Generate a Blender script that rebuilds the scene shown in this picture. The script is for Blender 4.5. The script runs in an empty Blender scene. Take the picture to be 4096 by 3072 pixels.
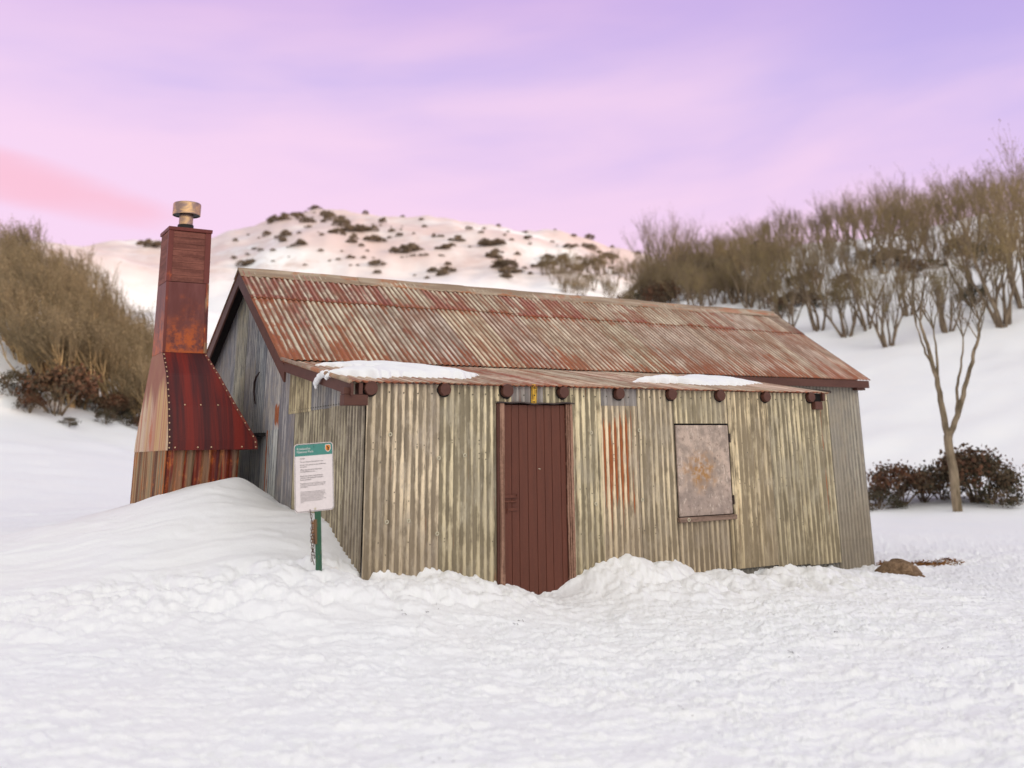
import bpy, math, random
import numpy as np
from mathutils import Vector, Matrix
R = math.radians
sc = bpy.context.scene
col = sc.collection
PI = math.pi
rng = random.Random(7)

def lin(r, g, b):
    f = lambda c: c / 12.92 if c <= .04045 else ((c + .055) / 1.055) ** 2.4
    return (f(r / 255), f(g / 255), f(b / 255), 1)

# ------------------------------------------------------------------ object helpers
class MB:
    """collects geometry for ONE mesh object"""
    def __init__(s):
        s.v = []; s.f = []; s.m = []; s.uv = {}; s.att = []; s.lap = {}
    def add(s, verts, faces, m=0):
        b = len(s.v)
        s.v += [tuple(p) for p in verts]
        for f in faces:
            s.f.append(tuple(b + i for i in f)); s.m.append(m)
    def box(s, lo, hi, m=0, M=None):
        x0, y0, z0 = lo; x1, y1, z1 = hi
        vs = [(x0,y0,z0),(x1,y0,z0),(x1,y1,z0),(x0,y1,z0),(x0,y0,z1),(x1,y0,z1),(x1,y1,z1),(x0,y1,z1)]
        if M is not None: vs = [M @ Vector(p) for p in vs]
        s.add(vs, [(0,3,2,1),(4,5,6,7),(0,1,5,4),(1,2,6,5),(2,3,7,6),(3,0,4,7)], m)
    def prism(s, poly, off, m=0):
        """closed polygon (3-D points) extruded by the vector off"""
        n = len(poly); off = Vector(off)
        a = [Vector(p) for p in poly]; b = [p + off for p in a]
        s.add(a + b, [tuple(range(n - 1, -1, -1)), tuple(range(n, 2 * n))] +
              [(i, (i + 1) % n, n + (i + 1) % n, n + i) for i in range(n)], m)
    def tube(s, pts, rads, sides=6, m=0, caps=True):
        pts = [Vector(p) for p in pts]; n = len(pts); vs = []; fs = []
        ref = None
        for i, p in enumerate(pts):
            t = (pts[min(i + 1, n - 1)] - pts[max(i - 1, 0)])
            t = t.normalized() if t.length > 1e-9 else Vector((0, 0, 1))
            if ref is None:
                ref = t.orthogonal().normalized()
            ref = (ref - t * ref.dot(t))
            ref = ref.normalized() if ref.length > 1e-6 else t.orthogonal().normalized()
            b = t.cross(ref)
            r = rads[i] if hasattr(rads, '__len__') else rads
            for k in range(sides):
                a = 2 * PI * k / sides
                vs.append(p + ref * (math.cos(a) * r) + b * (math.sin(a) * r))
        for i in range(n - 1):
            for k in range(sides):
                k2 = (k + 1) % sides
                fs.append((i * sides + k, i * sides + k2, (i + 1) * sides + k2, (i + 1) * sides + k))
        if caps:
            fs.append(tuple(range(sides - 1, -1, -1))); fs.append(tuple((n - 1) * sides + k for k in range(sides)))
        s.add(vs, fs, m)
    def lathe(s, prof, c, axis='z', sides=32, m=0):
        vs = []; fs = []; n = len(prof)
        for (r, h) in prof:
            for k in range(sides):
                a = 2 * PI * k / sides
                if axis == 'z': vs.append((c[0] + r * math.cos(a), c[1] + r * math.sin(a), c[2] + h))
                else: vs.append((c[0] + r * math.cos(a), c[1] + h, c[2] + r * math.sin(a)))
        for i in range(n - 1):
            for k in range(sides):
                k2 = (k + 1) % sides
                fs.append((i * sides + k, i * sides + k2, (i + 1) * sides + k2, (i + 1) * sides + k))
        s.add(vs, fs, m)
    def torus(s, c, R_, r, axis='y', n=14, k=6, m=0):
        vs = []; fs = []
        for i in range(n):
            a = 2 * PI * i / n
            for j in range(k):
                b = 2 * PI * j / k
                rr = R_ + r * math.cos(b); h = r * math.sin(b)
                if axis == 'y': vs.append((c[0] + rr * math.cos(a), c[1] + h, c[2] + rr * math.sin(a)))
                else: vs.append((c[0] + h, c[1] + rr * math.cos(a), c[2] + rr * math.sin(a)))
        for i in range(n):
            for j in range(k):
                fs.append((i*k+j, ((i+1)%n)*k+j, ((i+1)%n)*k+(j+1)%k, i*k+(j+1)%k))
        s.add(vs, fs, m)
    # corrugated sheet; P(u,v) gives the base point, N the outward normal; attributes go to uv/att
    def sheet(s, P, N, u0, u1, v0, v1, tint=(1,1,1), rust=0.0, red=0.0, off=0.0, amp=.009, pitch=.076, nv=6, per=8, wob=.0, m=0, ph=0.0):
        nu = max(2, int(round((u1 - u0) / pitch * per)))
        N = Vector(N); b = len(s.v)
        for j in range(nv + 1):
            for i in range(nu + 1):
                u = u0 + (u1 - u0) * i / nu
                a = v0(u) if callable(v0) else v0
                c = v1(u) if callable(v1) else v1
                v = a + (c - a) * j / nv
                d = off + amp * math.cos(2 * PI * u / pitch + ph)
                if wob: d += wob * math.sin(u * 3.1 + v * 2.3 + ph) * math.sin(v * 1.7 + u)
                p = Vector(P(u, v)) + N * d
                s.v.append(tuple(p))
                s.uv[len(s.v) - 1] = (u, v)
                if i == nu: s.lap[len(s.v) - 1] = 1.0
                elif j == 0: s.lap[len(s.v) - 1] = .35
                s.att.append((len(s.v) - 1, tint, rust(u, v) if callable(rust) else rust, red(u, v) if callable(red) else red))
        for j in range(nv):
            for i in range(nu):
                q = b + j * (nu + 1) + i
                s.f.append((q, q + 1, q + nu + 2, q + nu + 1)); s.m.append(m)
    def build(s, name, mats, parent=None, smooth=False, bevel=0.0, solid=0.0):
        me = bpy.data.meshes.new(name)
        me.from_pydata(s.v, [], s.f)
        mats = mats if isinstance(mats, (list, tuple)) else [mats]
        for m in mats: me.materials.append(m)
        if len(mats) > 1: me.polygons.foreach_set('material_index', s.m)
        if smooth: me.polygons.foreach_set('use_smooth', [True] * len(s.f))
        if s.uv:
            l = me.uv_layers.new(name='UVMap')
            idx = np.empty(len(me.loops), np.int32); me.loops.foreach_get('vertex_index', idx)
            arr = np.zeros((len(s.v), 2), np.float32)
            for k, t in s.uv.items(): arr[k] = t
            l.data.foreach_set('uv', arr[idx].ravel())
        if s.att:
            n = len(s.v)
            ct = np.ones((n, 4), np.float32); ru = np.zeros(n, np.float32); rd = np.zeros(n, np.float32)
            for k, t, a, b in s.att:
                ct[k, :3] = t; ru[k] = a; rd[k] = b
            me.attributes.new('tint', 'FLOAT_COLOR', 'POINT').data.foreach_set('color', ct.ravel())
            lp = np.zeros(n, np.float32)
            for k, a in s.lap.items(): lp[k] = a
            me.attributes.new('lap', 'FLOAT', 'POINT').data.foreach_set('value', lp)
            me.attributes.new('rust', 'FLOAT', 'POINT').data.foreach_set('value', ru)
            me.attributes.new('red', 'FLOAT', 'POINT').data.foreach_set('value', rd)
        me.validate(); me.update()
        o = bpy.data.objects.new(name, me); col.objects.link(o)
        if parent: o.parent = parent
        if bevel:
            md = o.modifiers.new('b', 'BEVEL'); md.width = bevel; md.segments = 2; md.limit_method = 'ANGLE'
        if solid:
            md = o.modifiers.new('s', 'SOLIDIFY'); md.thickness = solid; md.offset = 0
        return o

def tag(o, label=None, cat=None, group=None, kind=None):
    if label: o['label'] = label
    if cat: o['category'] = cat
    if group: o['group'] = group
    if kind: o['kind'] = kind
    return o
def empty(name, loc, rz=0.0):
    o = bpy.data.objects.new(name, None); col.objects.link(o)
    o.location = loc; o.rotation_euler = (0, 0, rz); o.empty_display_size = .2
    return o

# ------------------------------------------------------------------ node helpers
class NT:
    def __init__(s, name):
        s.mat = bpy.data.materials.new(name); s.mat.use_nodes = True
        s.t = s.mat.node_tree; s.t.nodes.clear()
        s.out = s.t.nodes.new('ShaderNodeOutputMaterial')
    def nd(s, typ, **k):
        n = s.t.nodes.new(typ)
        for a, b in k.items(): setattr(n, a, b)
        return n
    def put(s, inp, v):
        if v is None: return
        if isinstance(v, bpy.types.NodeSocket): s.t.links.new(v, inp)
        elif hasattr(inp, 'default_value'):
            if inp.type == 'RGBA' and not hasattr(v, '__len__'): v = (v, v, v, 1)
            if inp.type == 'RGBA' and len(v) == 3: v = tuple(v) + (1,)
            inp.default_value = v
    def math(s, op, a, b=None, c=None, clamp=False):
        n = s.nd('ShaderNodeMath', operation=op, use_clamp=clamp)
        s.put(n.inputs[0], a); s.put(n.inputs[1], b); s.put(n.inputs[2], c)
        return n.outputs[0]
    def vmul(s, v, k):
        n = s.nd('ShaderNodeVectorMath', operation='MULTIPLY'); s.put(n.inputs[0], v); s.put(n.inputs[1], k); return n.outputs[0]
    def dot(s, v, k):
        n = s.nd('ShaderNodeVectorMath', operation='DOT_PRODUCT'); s.put(n.inputs[0], v); s.put(n.inputs[1], k); return n.outputs['Value']
    def noise(s, vec, scale=1.0, detail=3, rough=.5, dist=0.0):
        n = s.nd('ShaderNodeTexNoise'); s.put(n.inputs['Vector'], vec)
        n.inputs['Scale'].default_value = scale; n.inputs['Detail'].default_value = detail
        n.inputs['Roughness'].default_value = rough; n.inputs['Distortion'].default_value = dist
        return n.outputs['Fac']
    def ss(s, x, a, b):
        n = s.nd('ShaderNodeMapRange', interpolation_type='SMOOTHSTEP')
        s.put(n.inputs['Value'], x)
        n.inputs['From Min'].default_value = a; n.inputs['From Max'].default_value = b
        return n.outputs['Result']
    def mix(s, f, a, b, blend='MIX'):
        n = s.nd('ShaderNodeMix', data_type='RGBA', blend_type=blend)
        s.put(n.inputs[0], f); s.put(n.inputs[6], a); s.put(n.inputs[7], b)
        return n.outputs[2]
    def attr(s, name):
        n = s.nd('ShaderNodeAttribute', attribute_name=name); return n
    def sep(s, v):
        n = s.nd('ShaderNodeSeparateXYZ'); s.put(n.inputs[0], v); return n.outputs
    def obj(s):
        return s.nd('ShaderNodeTexCoord').outputs['Object']
    def uv(s):
        return s.nd('ShaderNodeTexCoord').outputs['UV']
    def bump(s, h, strength=.3, dist=.01):
        n = s.nd('ShaderNodeBump'); n.inputs['Strength'].default_value = strength; n.inputs['Distance'].default_value = dist
        s.put(n.inputs['Height'], h); return n.outputs[0]
    def done(s, colr, rough=.7, metal=0.0, bump=None, spec=.3, **kw):
        p = s.nd('ShaderNodeBsdfPrincipled')
        s.put(p.inputs['Base Color'], colr); s.put(p.inputs['Roughness'], rough); s.put(p.inputs['Metallic'], metal)
        s.put(p.inputs['Specular IOR Level'], spec)
        if bump is not None: s.put(p.inputs['Normal'], bump)
        for k, v in kw.items(): s.put(p.inputs[k.replace('_', ' ')], v)
        s.t.links.new(p.outputs[0], s.out.inputs[0])
        return s.mat

# ---- corrugated, peeling painted wall
def m_wall(name, crest, valley, white=.35, streak=1.0, olive=None):
    t = NT(name); uv = t.uv(); x = t.sep(uv)
    tint = t.attr('tint').outputs['Color']; rust = t.attr('rust').outputs['Fac']; even = t.attr('red').outputs['Fac']
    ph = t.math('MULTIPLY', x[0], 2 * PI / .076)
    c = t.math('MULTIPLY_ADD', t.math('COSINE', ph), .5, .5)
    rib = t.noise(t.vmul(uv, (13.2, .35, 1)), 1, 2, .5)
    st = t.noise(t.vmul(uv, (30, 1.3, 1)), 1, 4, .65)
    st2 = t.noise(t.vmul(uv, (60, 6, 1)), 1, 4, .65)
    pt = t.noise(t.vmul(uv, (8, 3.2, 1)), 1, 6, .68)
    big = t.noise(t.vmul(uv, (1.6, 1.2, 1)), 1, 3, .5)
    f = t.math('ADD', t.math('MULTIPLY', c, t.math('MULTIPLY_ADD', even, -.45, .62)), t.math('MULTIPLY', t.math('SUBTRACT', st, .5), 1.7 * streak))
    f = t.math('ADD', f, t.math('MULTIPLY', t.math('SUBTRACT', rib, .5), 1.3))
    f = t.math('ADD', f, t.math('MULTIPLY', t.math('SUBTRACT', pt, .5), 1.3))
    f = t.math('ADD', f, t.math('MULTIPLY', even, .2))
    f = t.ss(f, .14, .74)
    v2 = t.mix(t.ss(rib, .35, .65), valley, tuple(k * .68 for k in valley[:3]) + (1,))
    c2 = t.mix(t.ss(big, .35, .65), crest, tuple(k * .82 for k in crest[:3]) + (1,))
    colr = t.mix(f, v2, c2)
    g = t.ss(t.math('ADD', pt, t.math('MULTIPLY', big, .6)), .74, .98)
    colr = t.mix(t.math('MULTIPLY', g, .65), colr, lin(156, 146, 132))
    w = t.ss(t.math('MULTIPLY', st2, t.math('ADD', pt, .45)), .52, .72)
    colr = t.mix(t.math('MULTIPLY', w, white), colr, lin(222, 212, 188))
    dk = t.ss(t.noise(t.vmul(uv, (44, 7, 1)), 1, 6, .72), .56, .70)
    colr = t.mix(t.math('MULTIPLY', dk, .48), colr, lin(88, 78, 64))
    # damp dirt along the foot
    colr = t.mix(t.math('MULTIPLY', t.ss(t.math('ADD', x[1], t.math('MULTIPLY', t.math('SUBTRACT', pt, .5), 1.4)), 1.5, .3), .45), colr, lin(126, 112, 92))
    colr = t.mix(1.0, colr, tint, 'MULTIPLY')
    rn = t.noise(t.vmul(uv, (26, 1.6, 1)), 1, 5, .62)
    rf = t.math('ADD', t.math('ADD', rn, t.math('MULTIPLY', rust, .42)), t.math('MULTIPLY', t.math('SUBTRACT', .5, c), .34))
    rf = t.math('ADD', rf, t.math('MULTIPLY', t.math('SUBTRACT', rib, .5), .5))
    rf = t.math('MULTIPLY', t.ss(rf, .80, .98), t.math('MINIMUM', t.math('MULTIPLY', rust, 5), 1))
    rc = t.mix(t.noise(t.vmul(uv, (40, 12, 1)), 1, 4, .7), lin(92, 42, 24), lin(196, 108, 50))
    colr = t.mix(t.math('MULTIPLY', rf, .92), colr, rc)
    colr = t.mix(t.math('MULTIPLY', t.ss(t.math('ADD', t.attr('lap').outputs['Fac'], t.math('MULTIPLY', t.math('SUBTRACT', pt, .5), .5)), .25, .8), .85), colr, lin(62, 54, 46))  # dark sheet-edge line: lap dirt, with the edge's shadow put into the colour
    b = t.bump(t.math('ADD', st2, pt), .3, .004)
    return t.done(colr, .72, 0.0, b, .3)

def m_roof(name):
    t = NT(name); uv = t.uv(); x = t.sep(uv)
    tint = t.attr('tint').outputs['Color']; rust = t.attr('rust').outputs['Fac']; red = t.attr('red').outputs['Fac']
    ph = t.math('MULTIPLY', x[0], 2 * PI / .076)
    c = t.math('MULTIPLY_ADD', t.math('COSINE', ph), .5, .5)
    st = t.noise(t.vmul(uv, (17, .9, 1)), 1, 4, .6)
    fi = t.noise(t.vmul(uv, (55, 14, 1)), 1, 5, .7)
    pt = t.noise(t.vmul(uv, (5, 2.4, 1)), 1, 5, .6)
    rib = t.noise(t.vmul(uv, (13.2, .5, 1)), 1, 3, .55)
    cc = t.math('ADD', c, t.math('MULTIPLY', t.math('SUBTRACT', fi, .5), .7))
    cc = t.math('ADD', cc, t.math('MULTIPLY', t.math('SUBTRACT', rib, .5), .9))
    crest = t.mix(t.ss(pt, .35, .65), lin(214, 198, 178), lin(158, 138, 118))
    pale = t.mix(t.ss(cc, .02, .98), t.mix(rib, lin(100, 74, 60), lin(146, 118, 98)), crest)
    oxide = t.mix(pt, lin(138, 58, 44), lin(98, 42, 34))
    oxide = t.mix(t.math('MULTIPLY', t.ss(cc, .5, .95), .7), oxide, lin(184, 132, 116))
    rs = t.mix(fi, lin(104, 54, 36), lin(178, 92, 46))
    fr = t.math('ADD', t.math('ADD', red, t.math('MULTIPLY', t.math('SUBTRACT', pt, .5), 1.6)), t.math('MULTIPLY', t.math('SUBTRACT', st, .5), 1.3))
    colr = t.mix(t.ss(fr, .36, .72), pale, oxide)
    fo = t.math('ADD', t.math('ADD', rust, t.math('MULTIPLY', t.math('SUBTRACT', st, .5), 2.0)), t.math('MULTIPLY', t.math('SUBTRACT', fi, .5), 1.2))
    fo = t.math('ADD', fo, t.math('MULTIPLY', t.math('SUBTRACT', pt, .5), .8))
    fo = t.math('ADD', fo, t.math('MULTIPLY', t.math('SUBTRACT', .5, c), .38))
    colr = t.mix(t.math('MULTIPLY', t.ss(fo, .34, .70), .88), colr, rs)
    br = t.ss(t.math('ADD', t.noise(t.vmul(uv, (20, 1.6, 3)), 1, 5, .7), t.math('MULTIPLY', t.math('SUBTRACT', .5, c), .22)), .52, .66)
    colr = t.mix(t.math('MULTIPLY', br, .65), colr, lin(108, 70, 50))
    lg = t.noise(t.vmul(uv, (1.1, 1.5, 1)), 1, 4, .65)
    colr = t.mix(t.math('MULTIPLY', t.ss(t.math('ADD', lg, t.math('MULTIPLY', t.math('SUBTRACT', st, .5), .8)), .48, .68), .62), colr, t.mix(t.math('ADD', t.math('MULTIPLY', fi, .6), t.math('MULTIPLY', c, .35)), lin(84, 56, 42), lin(164, 106, 72)))
    sp = t.ss(t.noise(t.vmul(uv, (30, 22, 1)), 1, 4, .75), .58, .68)
    colr = t.mix(t.math('MULTIPLY', sp, .6), colr, lin(92, 68, 58))
    colr = t.mix(t.math('MULTIPLY', t.ss(t.math('ADD', t.attr('lap').outputs['Fac'], t.math('MULTIPLY', t.math('SUBTRACT', pt, .5), .6)), .25, .8), .75), colr, lin(84, 50, 38))  # same edge line on the roof: rust, dirt and painted edge shadow
    colr = t.mix(1.0, colr, tint, 'MULTIPLY')
    return t.done(colr, .62, 0.0, t.bump(t.math('ADD', fi, pt), .3, .004), .35)

def m_rust(name, dark, mid, orange, amt=.5, sc_=1.0, vert=(7, 7, 1.0), pale=None, pamt=0.0, zone=None, top=None):
    t = NT(name); o = t.obj()
    st = t.noise(t.vmul(o, tuple(k * sc_ for k in vert)), 1, 4, .6)
    pt = t.noise(o, 4.5 * sc_, 6, .65); fi = t.noise(o, 60, 4, .7)
    colr = t.mix(t.ss(st, .35, .65), dark, mid)
    f = t.ss(t.math('ADD', pt, t.math('MULTIPLY', t.math('SUBTRACT', st, .5), .8)), .74 - amt * .35, .92 - amt * .35)
    colr = t.mix(t.math('MULTIPLY', f, .85), colr, orange)
    colr = t.mix(t.math('MULTIPLY', fi, .3), colr, dark)
    if zone:
        z = t.sep(o)[2]
        zf = t.ss(t.math('ADD', z, t.math('MULTIPLY', t.math('SUBTRACT', pt, .5), 1.5)), zone[1], zone[0])
        colr = t.mix(t.math('MULTIPLY', zf, t.ss(t.noise(o, 9, 5, .7), .35, .6)), colr, zone[2])
    if pale:
        ps = t.noise(t.vmul(o, (8, 8, .3)), 1.0, 5, .65)
        colr = t.mix(t.math('MULTIPLY', t.ss(ps, .46, .56), pamt), colr, pale)
    if top:
        z = t.sep(o)[2]
        colr = t.mix(t.ss(t.math('ADD', z, t.math('MULTIPLY', t.math('SUBTRACT', st, .5), .9)), top[0], top[1]), colr, t.mix(t.math('MULTIPLY', pt, .4), top[2], dark))
    return t.done(colr, .55, 0.0, t.bump(t.math('ADD', fi, pt), .2, .003), .3)

def m_paint(name, c1, c2, rough=.65, vec=(3, 3, 14), amt=.6, bs=.15, spec=.3, chips=None):
    t = NT(name); o = t.obj()
    n1 = t.noise(t.vmul(o, vec), 1, 5, .6); n2 = t.noise(o, 38, 4, .7)
    colr = t.mix(t.math('MULTIPLY', t.ss(t.math('ADD', t.math('MULTIPLY', n1, .7), t.math('MULTIPLY', n2, .3)), .38, .62), amt), c1, c2)
    if chips:
        colr = t.mix(t.ss(t.noise(t.vmul(o, vec), 3.0, 6, .75), .58, .66), colr, chips)
    return t.done(colr, rough, 0.0, t.bump(t.math('ADD', n1, n2), bs, .004), spec)

def m_plain(name, c, rough=.6, metal=0.0, spec=.4):
    t = NT(name); n = t.noise(t.obj(), 45, 4, .6)
    return t.done(t.mix(t.math('MULTIPLY', n, .5), c, tuple(k * .6 for k in c[:3]) + (1,)), rough, metal, None, spec)

def m_snow(name, stain=False, near=True):
    t = NT(name)
    g = t.nd('ShaderNodeNewGeometry').outputs['Position']
    n1 = t.noise(g, 9, 5, .6); n2 = t.noise(g, 55, 4, .7); n3 = t.noise(g, 1.1, 3, .5)
    colr = t.mix(n3, (.83, .85, .875, 1), (.875, .875, .87, 1))
    if stain:
        d = t.nd('ShaderNodeVectorMath', operation='DISTANCE'); t.put(d.inputs[0], t.vmul(g, (1, 1, 1.6))); t.put(d.inputs[1], (-.18, .02, .62 * 1.6))
        f = t.ss(t.math('ADD', d.outputs['Value'], t.math('MULTIPLY', t.math('SUBTRACT', n1, .5), .1)), .13, .02)
        colr = t.mix(t.math('MULTIPLY', f, .5), colr, lin(226, 196, 158))
        sp = t.ss(t.noise(g, 3.3, 6, .8), .74, .8)
        colr = t.mix(t.math('MULTIPLY', sp, .25), colr, lin(190, 180, 168))
    if not near:
        # stones, heath and bleached grass showing through the snow high on the hill
        a = t.noise(g, .035, 6, .68); c = t.noise(t.vmul(g, (1, 1, 1.6)), .16, 6, .75)
        m_ = t.math('MULTIPLY', t.ss(t.math('ADD', t.math('MULTIPLY', a, .6), t.math('MULTIPLY', c, .6)), .57, .74), t.ss(t.sep(g)[2], 36, 60))
        colr = t.mix(t.math('MULTIPLY', m_, .72), colr, t.mix(c, lin(150, 126, 108), lin(196, 166, 150)))
        dim_wash = t.math('MULTIPLY', t.ss(t.noise(g, .022, 5, .62), .30, .58), t.ss(t.sep(g)[2], 36, 60))  # pink-grey wash dims the hill: its evening light put into the colour
        colr = t.mix(t.math('MULTIPLY', dim_wash, .85), colr, lin(212, 188, 182))
    h = t.math('ADD', t.math('MULTIPLY', n1, 1.0), t.math('MULTIPLY', n2, .45))
    b = t.bump(h, .32 if near else .3, .02)
    return t.done(colr, .55, 0.0, b, .25)

M = {}
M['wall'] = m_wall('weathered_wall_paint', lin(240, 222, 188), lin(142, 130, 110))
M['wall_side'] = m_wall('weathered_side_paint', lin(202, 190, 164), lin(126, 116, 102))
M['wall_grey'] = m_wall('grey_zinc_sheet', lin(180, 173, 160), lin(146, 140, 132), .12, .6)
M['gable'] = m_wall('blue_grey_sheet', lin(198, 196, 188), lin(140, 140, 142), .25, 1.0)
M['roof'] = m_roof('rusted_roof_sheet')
M['trim'] = m_paint('brown_trim_paint', lin(92, 58, 48), lin(76, 46, 38), .6, (2, 9, 9))
M['door'] = m_paint('brown_door_paint', lin(98, 52, 36), lin(84, 44, 30), .5, (20, 3, 1.5), .7, .1, .35)
M['dark'] = m_plain('gap_shade_black', lin(22, 17, 15), .9)  # near-black fill: shade of openings and grooves put into the colour
M['soffit_shade'] = m_plain('soffit_shade_black', lin(34, 27, 26), .9)  # near-black: shade under the roof overhang put into the colour
M['jamb'] = m_paint('weathered_jamb_timber', lin(164, 128, 108), lin(108, 78, 64), .8, (40, 40, 1.6), .9, .6, .2, lin(58, 36, 30))
M['sill'] = m_paint('weathered_sill_timber', lin(142, 118, 104), lin(104, 84, 72), .85, (2.2, 30, 40), .9, .5)
M['iron'] = m_plain('dark_iron', lin(62, 48, 44), .6)
M['nail'] = m_plain('nail_head', lin(92, 88, 74), .6)
M['washer'] = m_plain('pale_washer', lin(206, 198, 172), .6)
M['snow'] = m_snow('snow', True)
M['snow_far'] = m_snow('far_snow', False, False)
M['yellow'] = m_paint('yellow_plate_paint', lin(226, 178, 62), lin(196, 148, 48), .5, (20, 20, 6), .5, .1)
M['black'] = m_plain('black_marking', lin(24, 22, 20), .6)
M['cap'] = m_rust('ridge_cap_zinc', lin(140, 118, 96), lin(184, 166, 144), lin(166, 92, 40), .72, .8, (1.0, 9, 9))
M['stack_wood'] = m_paint('stack_brown_boards', lin(134, 84, 72), lin(98, 58, 50), .75, (2.2, 2.2, 26), .9, .5, .2, lin(86, 52, 50))
M['stack_metal'] = m_rust('stack_rusted_sheet', lin(96, 46, 42), lin(116, 66, 62), lin(140, 66, 34), .15, .8, (9, 9, .8), None, 0, (2.95, 3.55, lin(176, 84, 34)))
M['hood'] = m_rust('hood_red_rust', lin(62, 20, 24), lin(126, 32, 20), lin(182, 76, 28), .12, .7, (11, .7, .25))
M['fire'] = m_rust('firebox_rust', lin(70, 26, 30), lin(140, 56, 32), lin(214, 118, 50), .6, 1.2, (16, 16, .3), lin(214, 196, 152), .22)
M['firez'] = m_rust('firebox_zinc_rust', lin(190, 150, 96), lin(212, 204, 184), lin(206, 112, 40), .5, 1.0, (4, 4, .15), lin(166, 78, 32), .7, None, (2.2, 2.5, lin(124, 42, 28)))
M['firel'] = m_rust('firebox_side_rust', lin(78, 48, 36), lin(152, 100, 60), lin(192, 106, 46), .55, 1.2, (14, 14, .25), lin(186, 180, 142), .35)
M['trim_red'] = m_rust('corner_trim_rust', lin(98, 44, 38), lin(112, 52, 44), lin(172, 82, 42), .3, 1)
M['rivet'] = m_plain('rivet', lin(206, 176, 140), .5)
def m_steel():
    t = NT('flue_steel'); o = t.obj(); n1 = t.noise(t.vmul(o, (5, 5, 9)), 1, 3, .5, 1.2)
    return t.done(t.mix(t.ss(n1, .35, .65), lin(206, 168, 124), lin(150, 126, 118)), .32, .85, None, .5)
M['steel'] = m_steel()
M['sign_white'] = m_plain('sign_white_enamel', lin(232, 222, 220), .35)
M['sign_green'] = m_plain('sign_green_enamel', lin(72, 138, 126), .35)
M['sign_ink'] = m_plain('sign_ink', lin(62, 50, 50), .6)
M['sign_orange'] = m_plain('sign_orange', lin(226, 140, 40), .4)
M['post'] = m_paint('green_post_paint', lin(46, 92, 66), lin(36, 76, 58), .5, (30, 30, 3), .7, .2, .4, lin(126, 112, 74))
M['brush'] = m_plain('brush_timber', lin(122, 92, 66), .8)
M['chain'] = m_plain('chain_iron', lin(82, 60, 48), .6)
M['rock'] = m_paint('brown_rock', lin(150, 124, 98), lin(108, 86, 66), .9, (12, 12, 12), 1, 1.0)
M['straw'] = m_paint('dry_grass', lin(168, 122, 72), lin(124, 84, 50), .9, (9, 9, 9), 1)

# sheet metal shutter
def m_shutter():
    t = NT('shutter_metal'); o = t.obj(); x = t.sep(o)
    a = t.noise(o, 7, 6, .65); b_ = t.noise(t.vmul(o, (30, 30, 12)), 1, 5, .7); c = t.noise(o, 70, 3, .7)
    colr = t.mix(t.ss(a, .35, .65), lin(194, 172, 156), lin(150, 134, 122))
    colr = t.mix(t.math('MULTIPLY', t.ss(x[2], 1.35, .95), .45), colr, lin(136, 120, 114))
    colr = t.mix(t.math('MULTIPLY', t.ss(b_, .55, .68), .6), colr, lin(224, 206, 190))
    colr = t.mix(t.math('MULTIPLY', t.ss(t.noise(o, 20, 6, .75), .54, .66), .6), colr, lin(112, 94, 82))
    d = t.nd('ShaderNodeVectorMath', operation='DISTANCE'); t.put(d.inputs[0], t.vmul(o, (1, 1, 1.1))); t.put(d.inputs[1], (4.13, -.01, 1.36 * 1.1))
    f = t.ss(t.math('ADD', d.outputs['Value'], t.math('MULTIPLY', t.math('SUBTRACT', a, .5), .5)),   .33, .08)
    colr = t.mix(t.math('MULTIPLY', f, t.ss(t.noise(o, 15, 6, .75), .38, .6)), colr, t.mix(b_, lin(124, 86, 48), lin(190, 142, 80)))
    return t.done(colr, .5, 0.0, t.bump(t.math('ADD', b_, c), .25, .004), .4)
M['shutter'] = m_shutter()

# ================================================================== THE HUT
D1, H2, H3, W2 = 2.214, 2.66, 4.023, 1.942
YR = D1 + W2                     # ridge line
YE = 2.078                       # main eave line
L1, L2 = 6.343, 9.535
SL = (H3 - H2) / (YR - YE)
roofz = lambda y: H2 + SL * ((y if y <= YR else 2 * YR - y) - YE)
leanz = lambda y: 2.265 + .184 * (y + .071)

hut = tag(empty('mountain_hut', (0, 0, 0)), 'weathered corrugated iron hut with rusty roof and brown door standing in snow', 'hut')

r_ = random.Random(3)
def tint(base=(1, 1, 1), j=.06):
    k = 1 + r_.uniform(-j, j)
    return tuple(min(1.3, c * k * (1 + r_.uniform(-j * .4, j * .4))) for c in base)
FP = lambda u, v: (u, 0, v); FN = (0, -1, 0)

# --- front wall of the lean-to
w = MB()
TOP = 2.262
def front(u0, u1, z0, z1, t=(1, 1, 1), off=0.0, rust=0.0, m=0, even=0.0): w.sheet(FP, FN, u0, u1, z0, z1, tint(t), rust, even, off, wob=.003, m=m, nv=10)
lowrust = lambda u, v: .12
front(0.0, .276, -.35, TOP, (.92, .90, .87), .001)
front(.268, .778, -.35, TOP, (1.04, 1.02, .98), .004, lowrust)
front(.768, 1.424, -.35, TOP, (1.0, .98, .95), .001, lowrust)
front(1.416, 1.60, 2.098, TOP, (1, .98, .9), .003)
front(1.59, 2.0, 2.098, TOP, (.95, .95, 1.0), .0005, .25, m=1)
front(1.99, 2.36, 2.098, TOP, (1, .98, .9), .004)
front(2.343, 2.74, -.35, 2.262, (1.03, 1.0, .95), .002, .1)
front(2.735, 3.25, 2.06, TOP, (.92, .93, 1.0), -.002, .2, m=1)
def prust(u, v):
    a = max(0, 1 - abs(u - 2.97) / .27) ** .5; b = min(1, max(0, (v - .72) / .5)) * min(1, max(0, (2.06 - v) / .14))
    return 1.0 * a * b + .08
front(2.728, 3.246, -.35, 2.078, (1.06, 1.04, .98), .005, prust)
front(3.242, 3.768, .262, TOP, (.98, .96, .92), .002)
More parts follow.
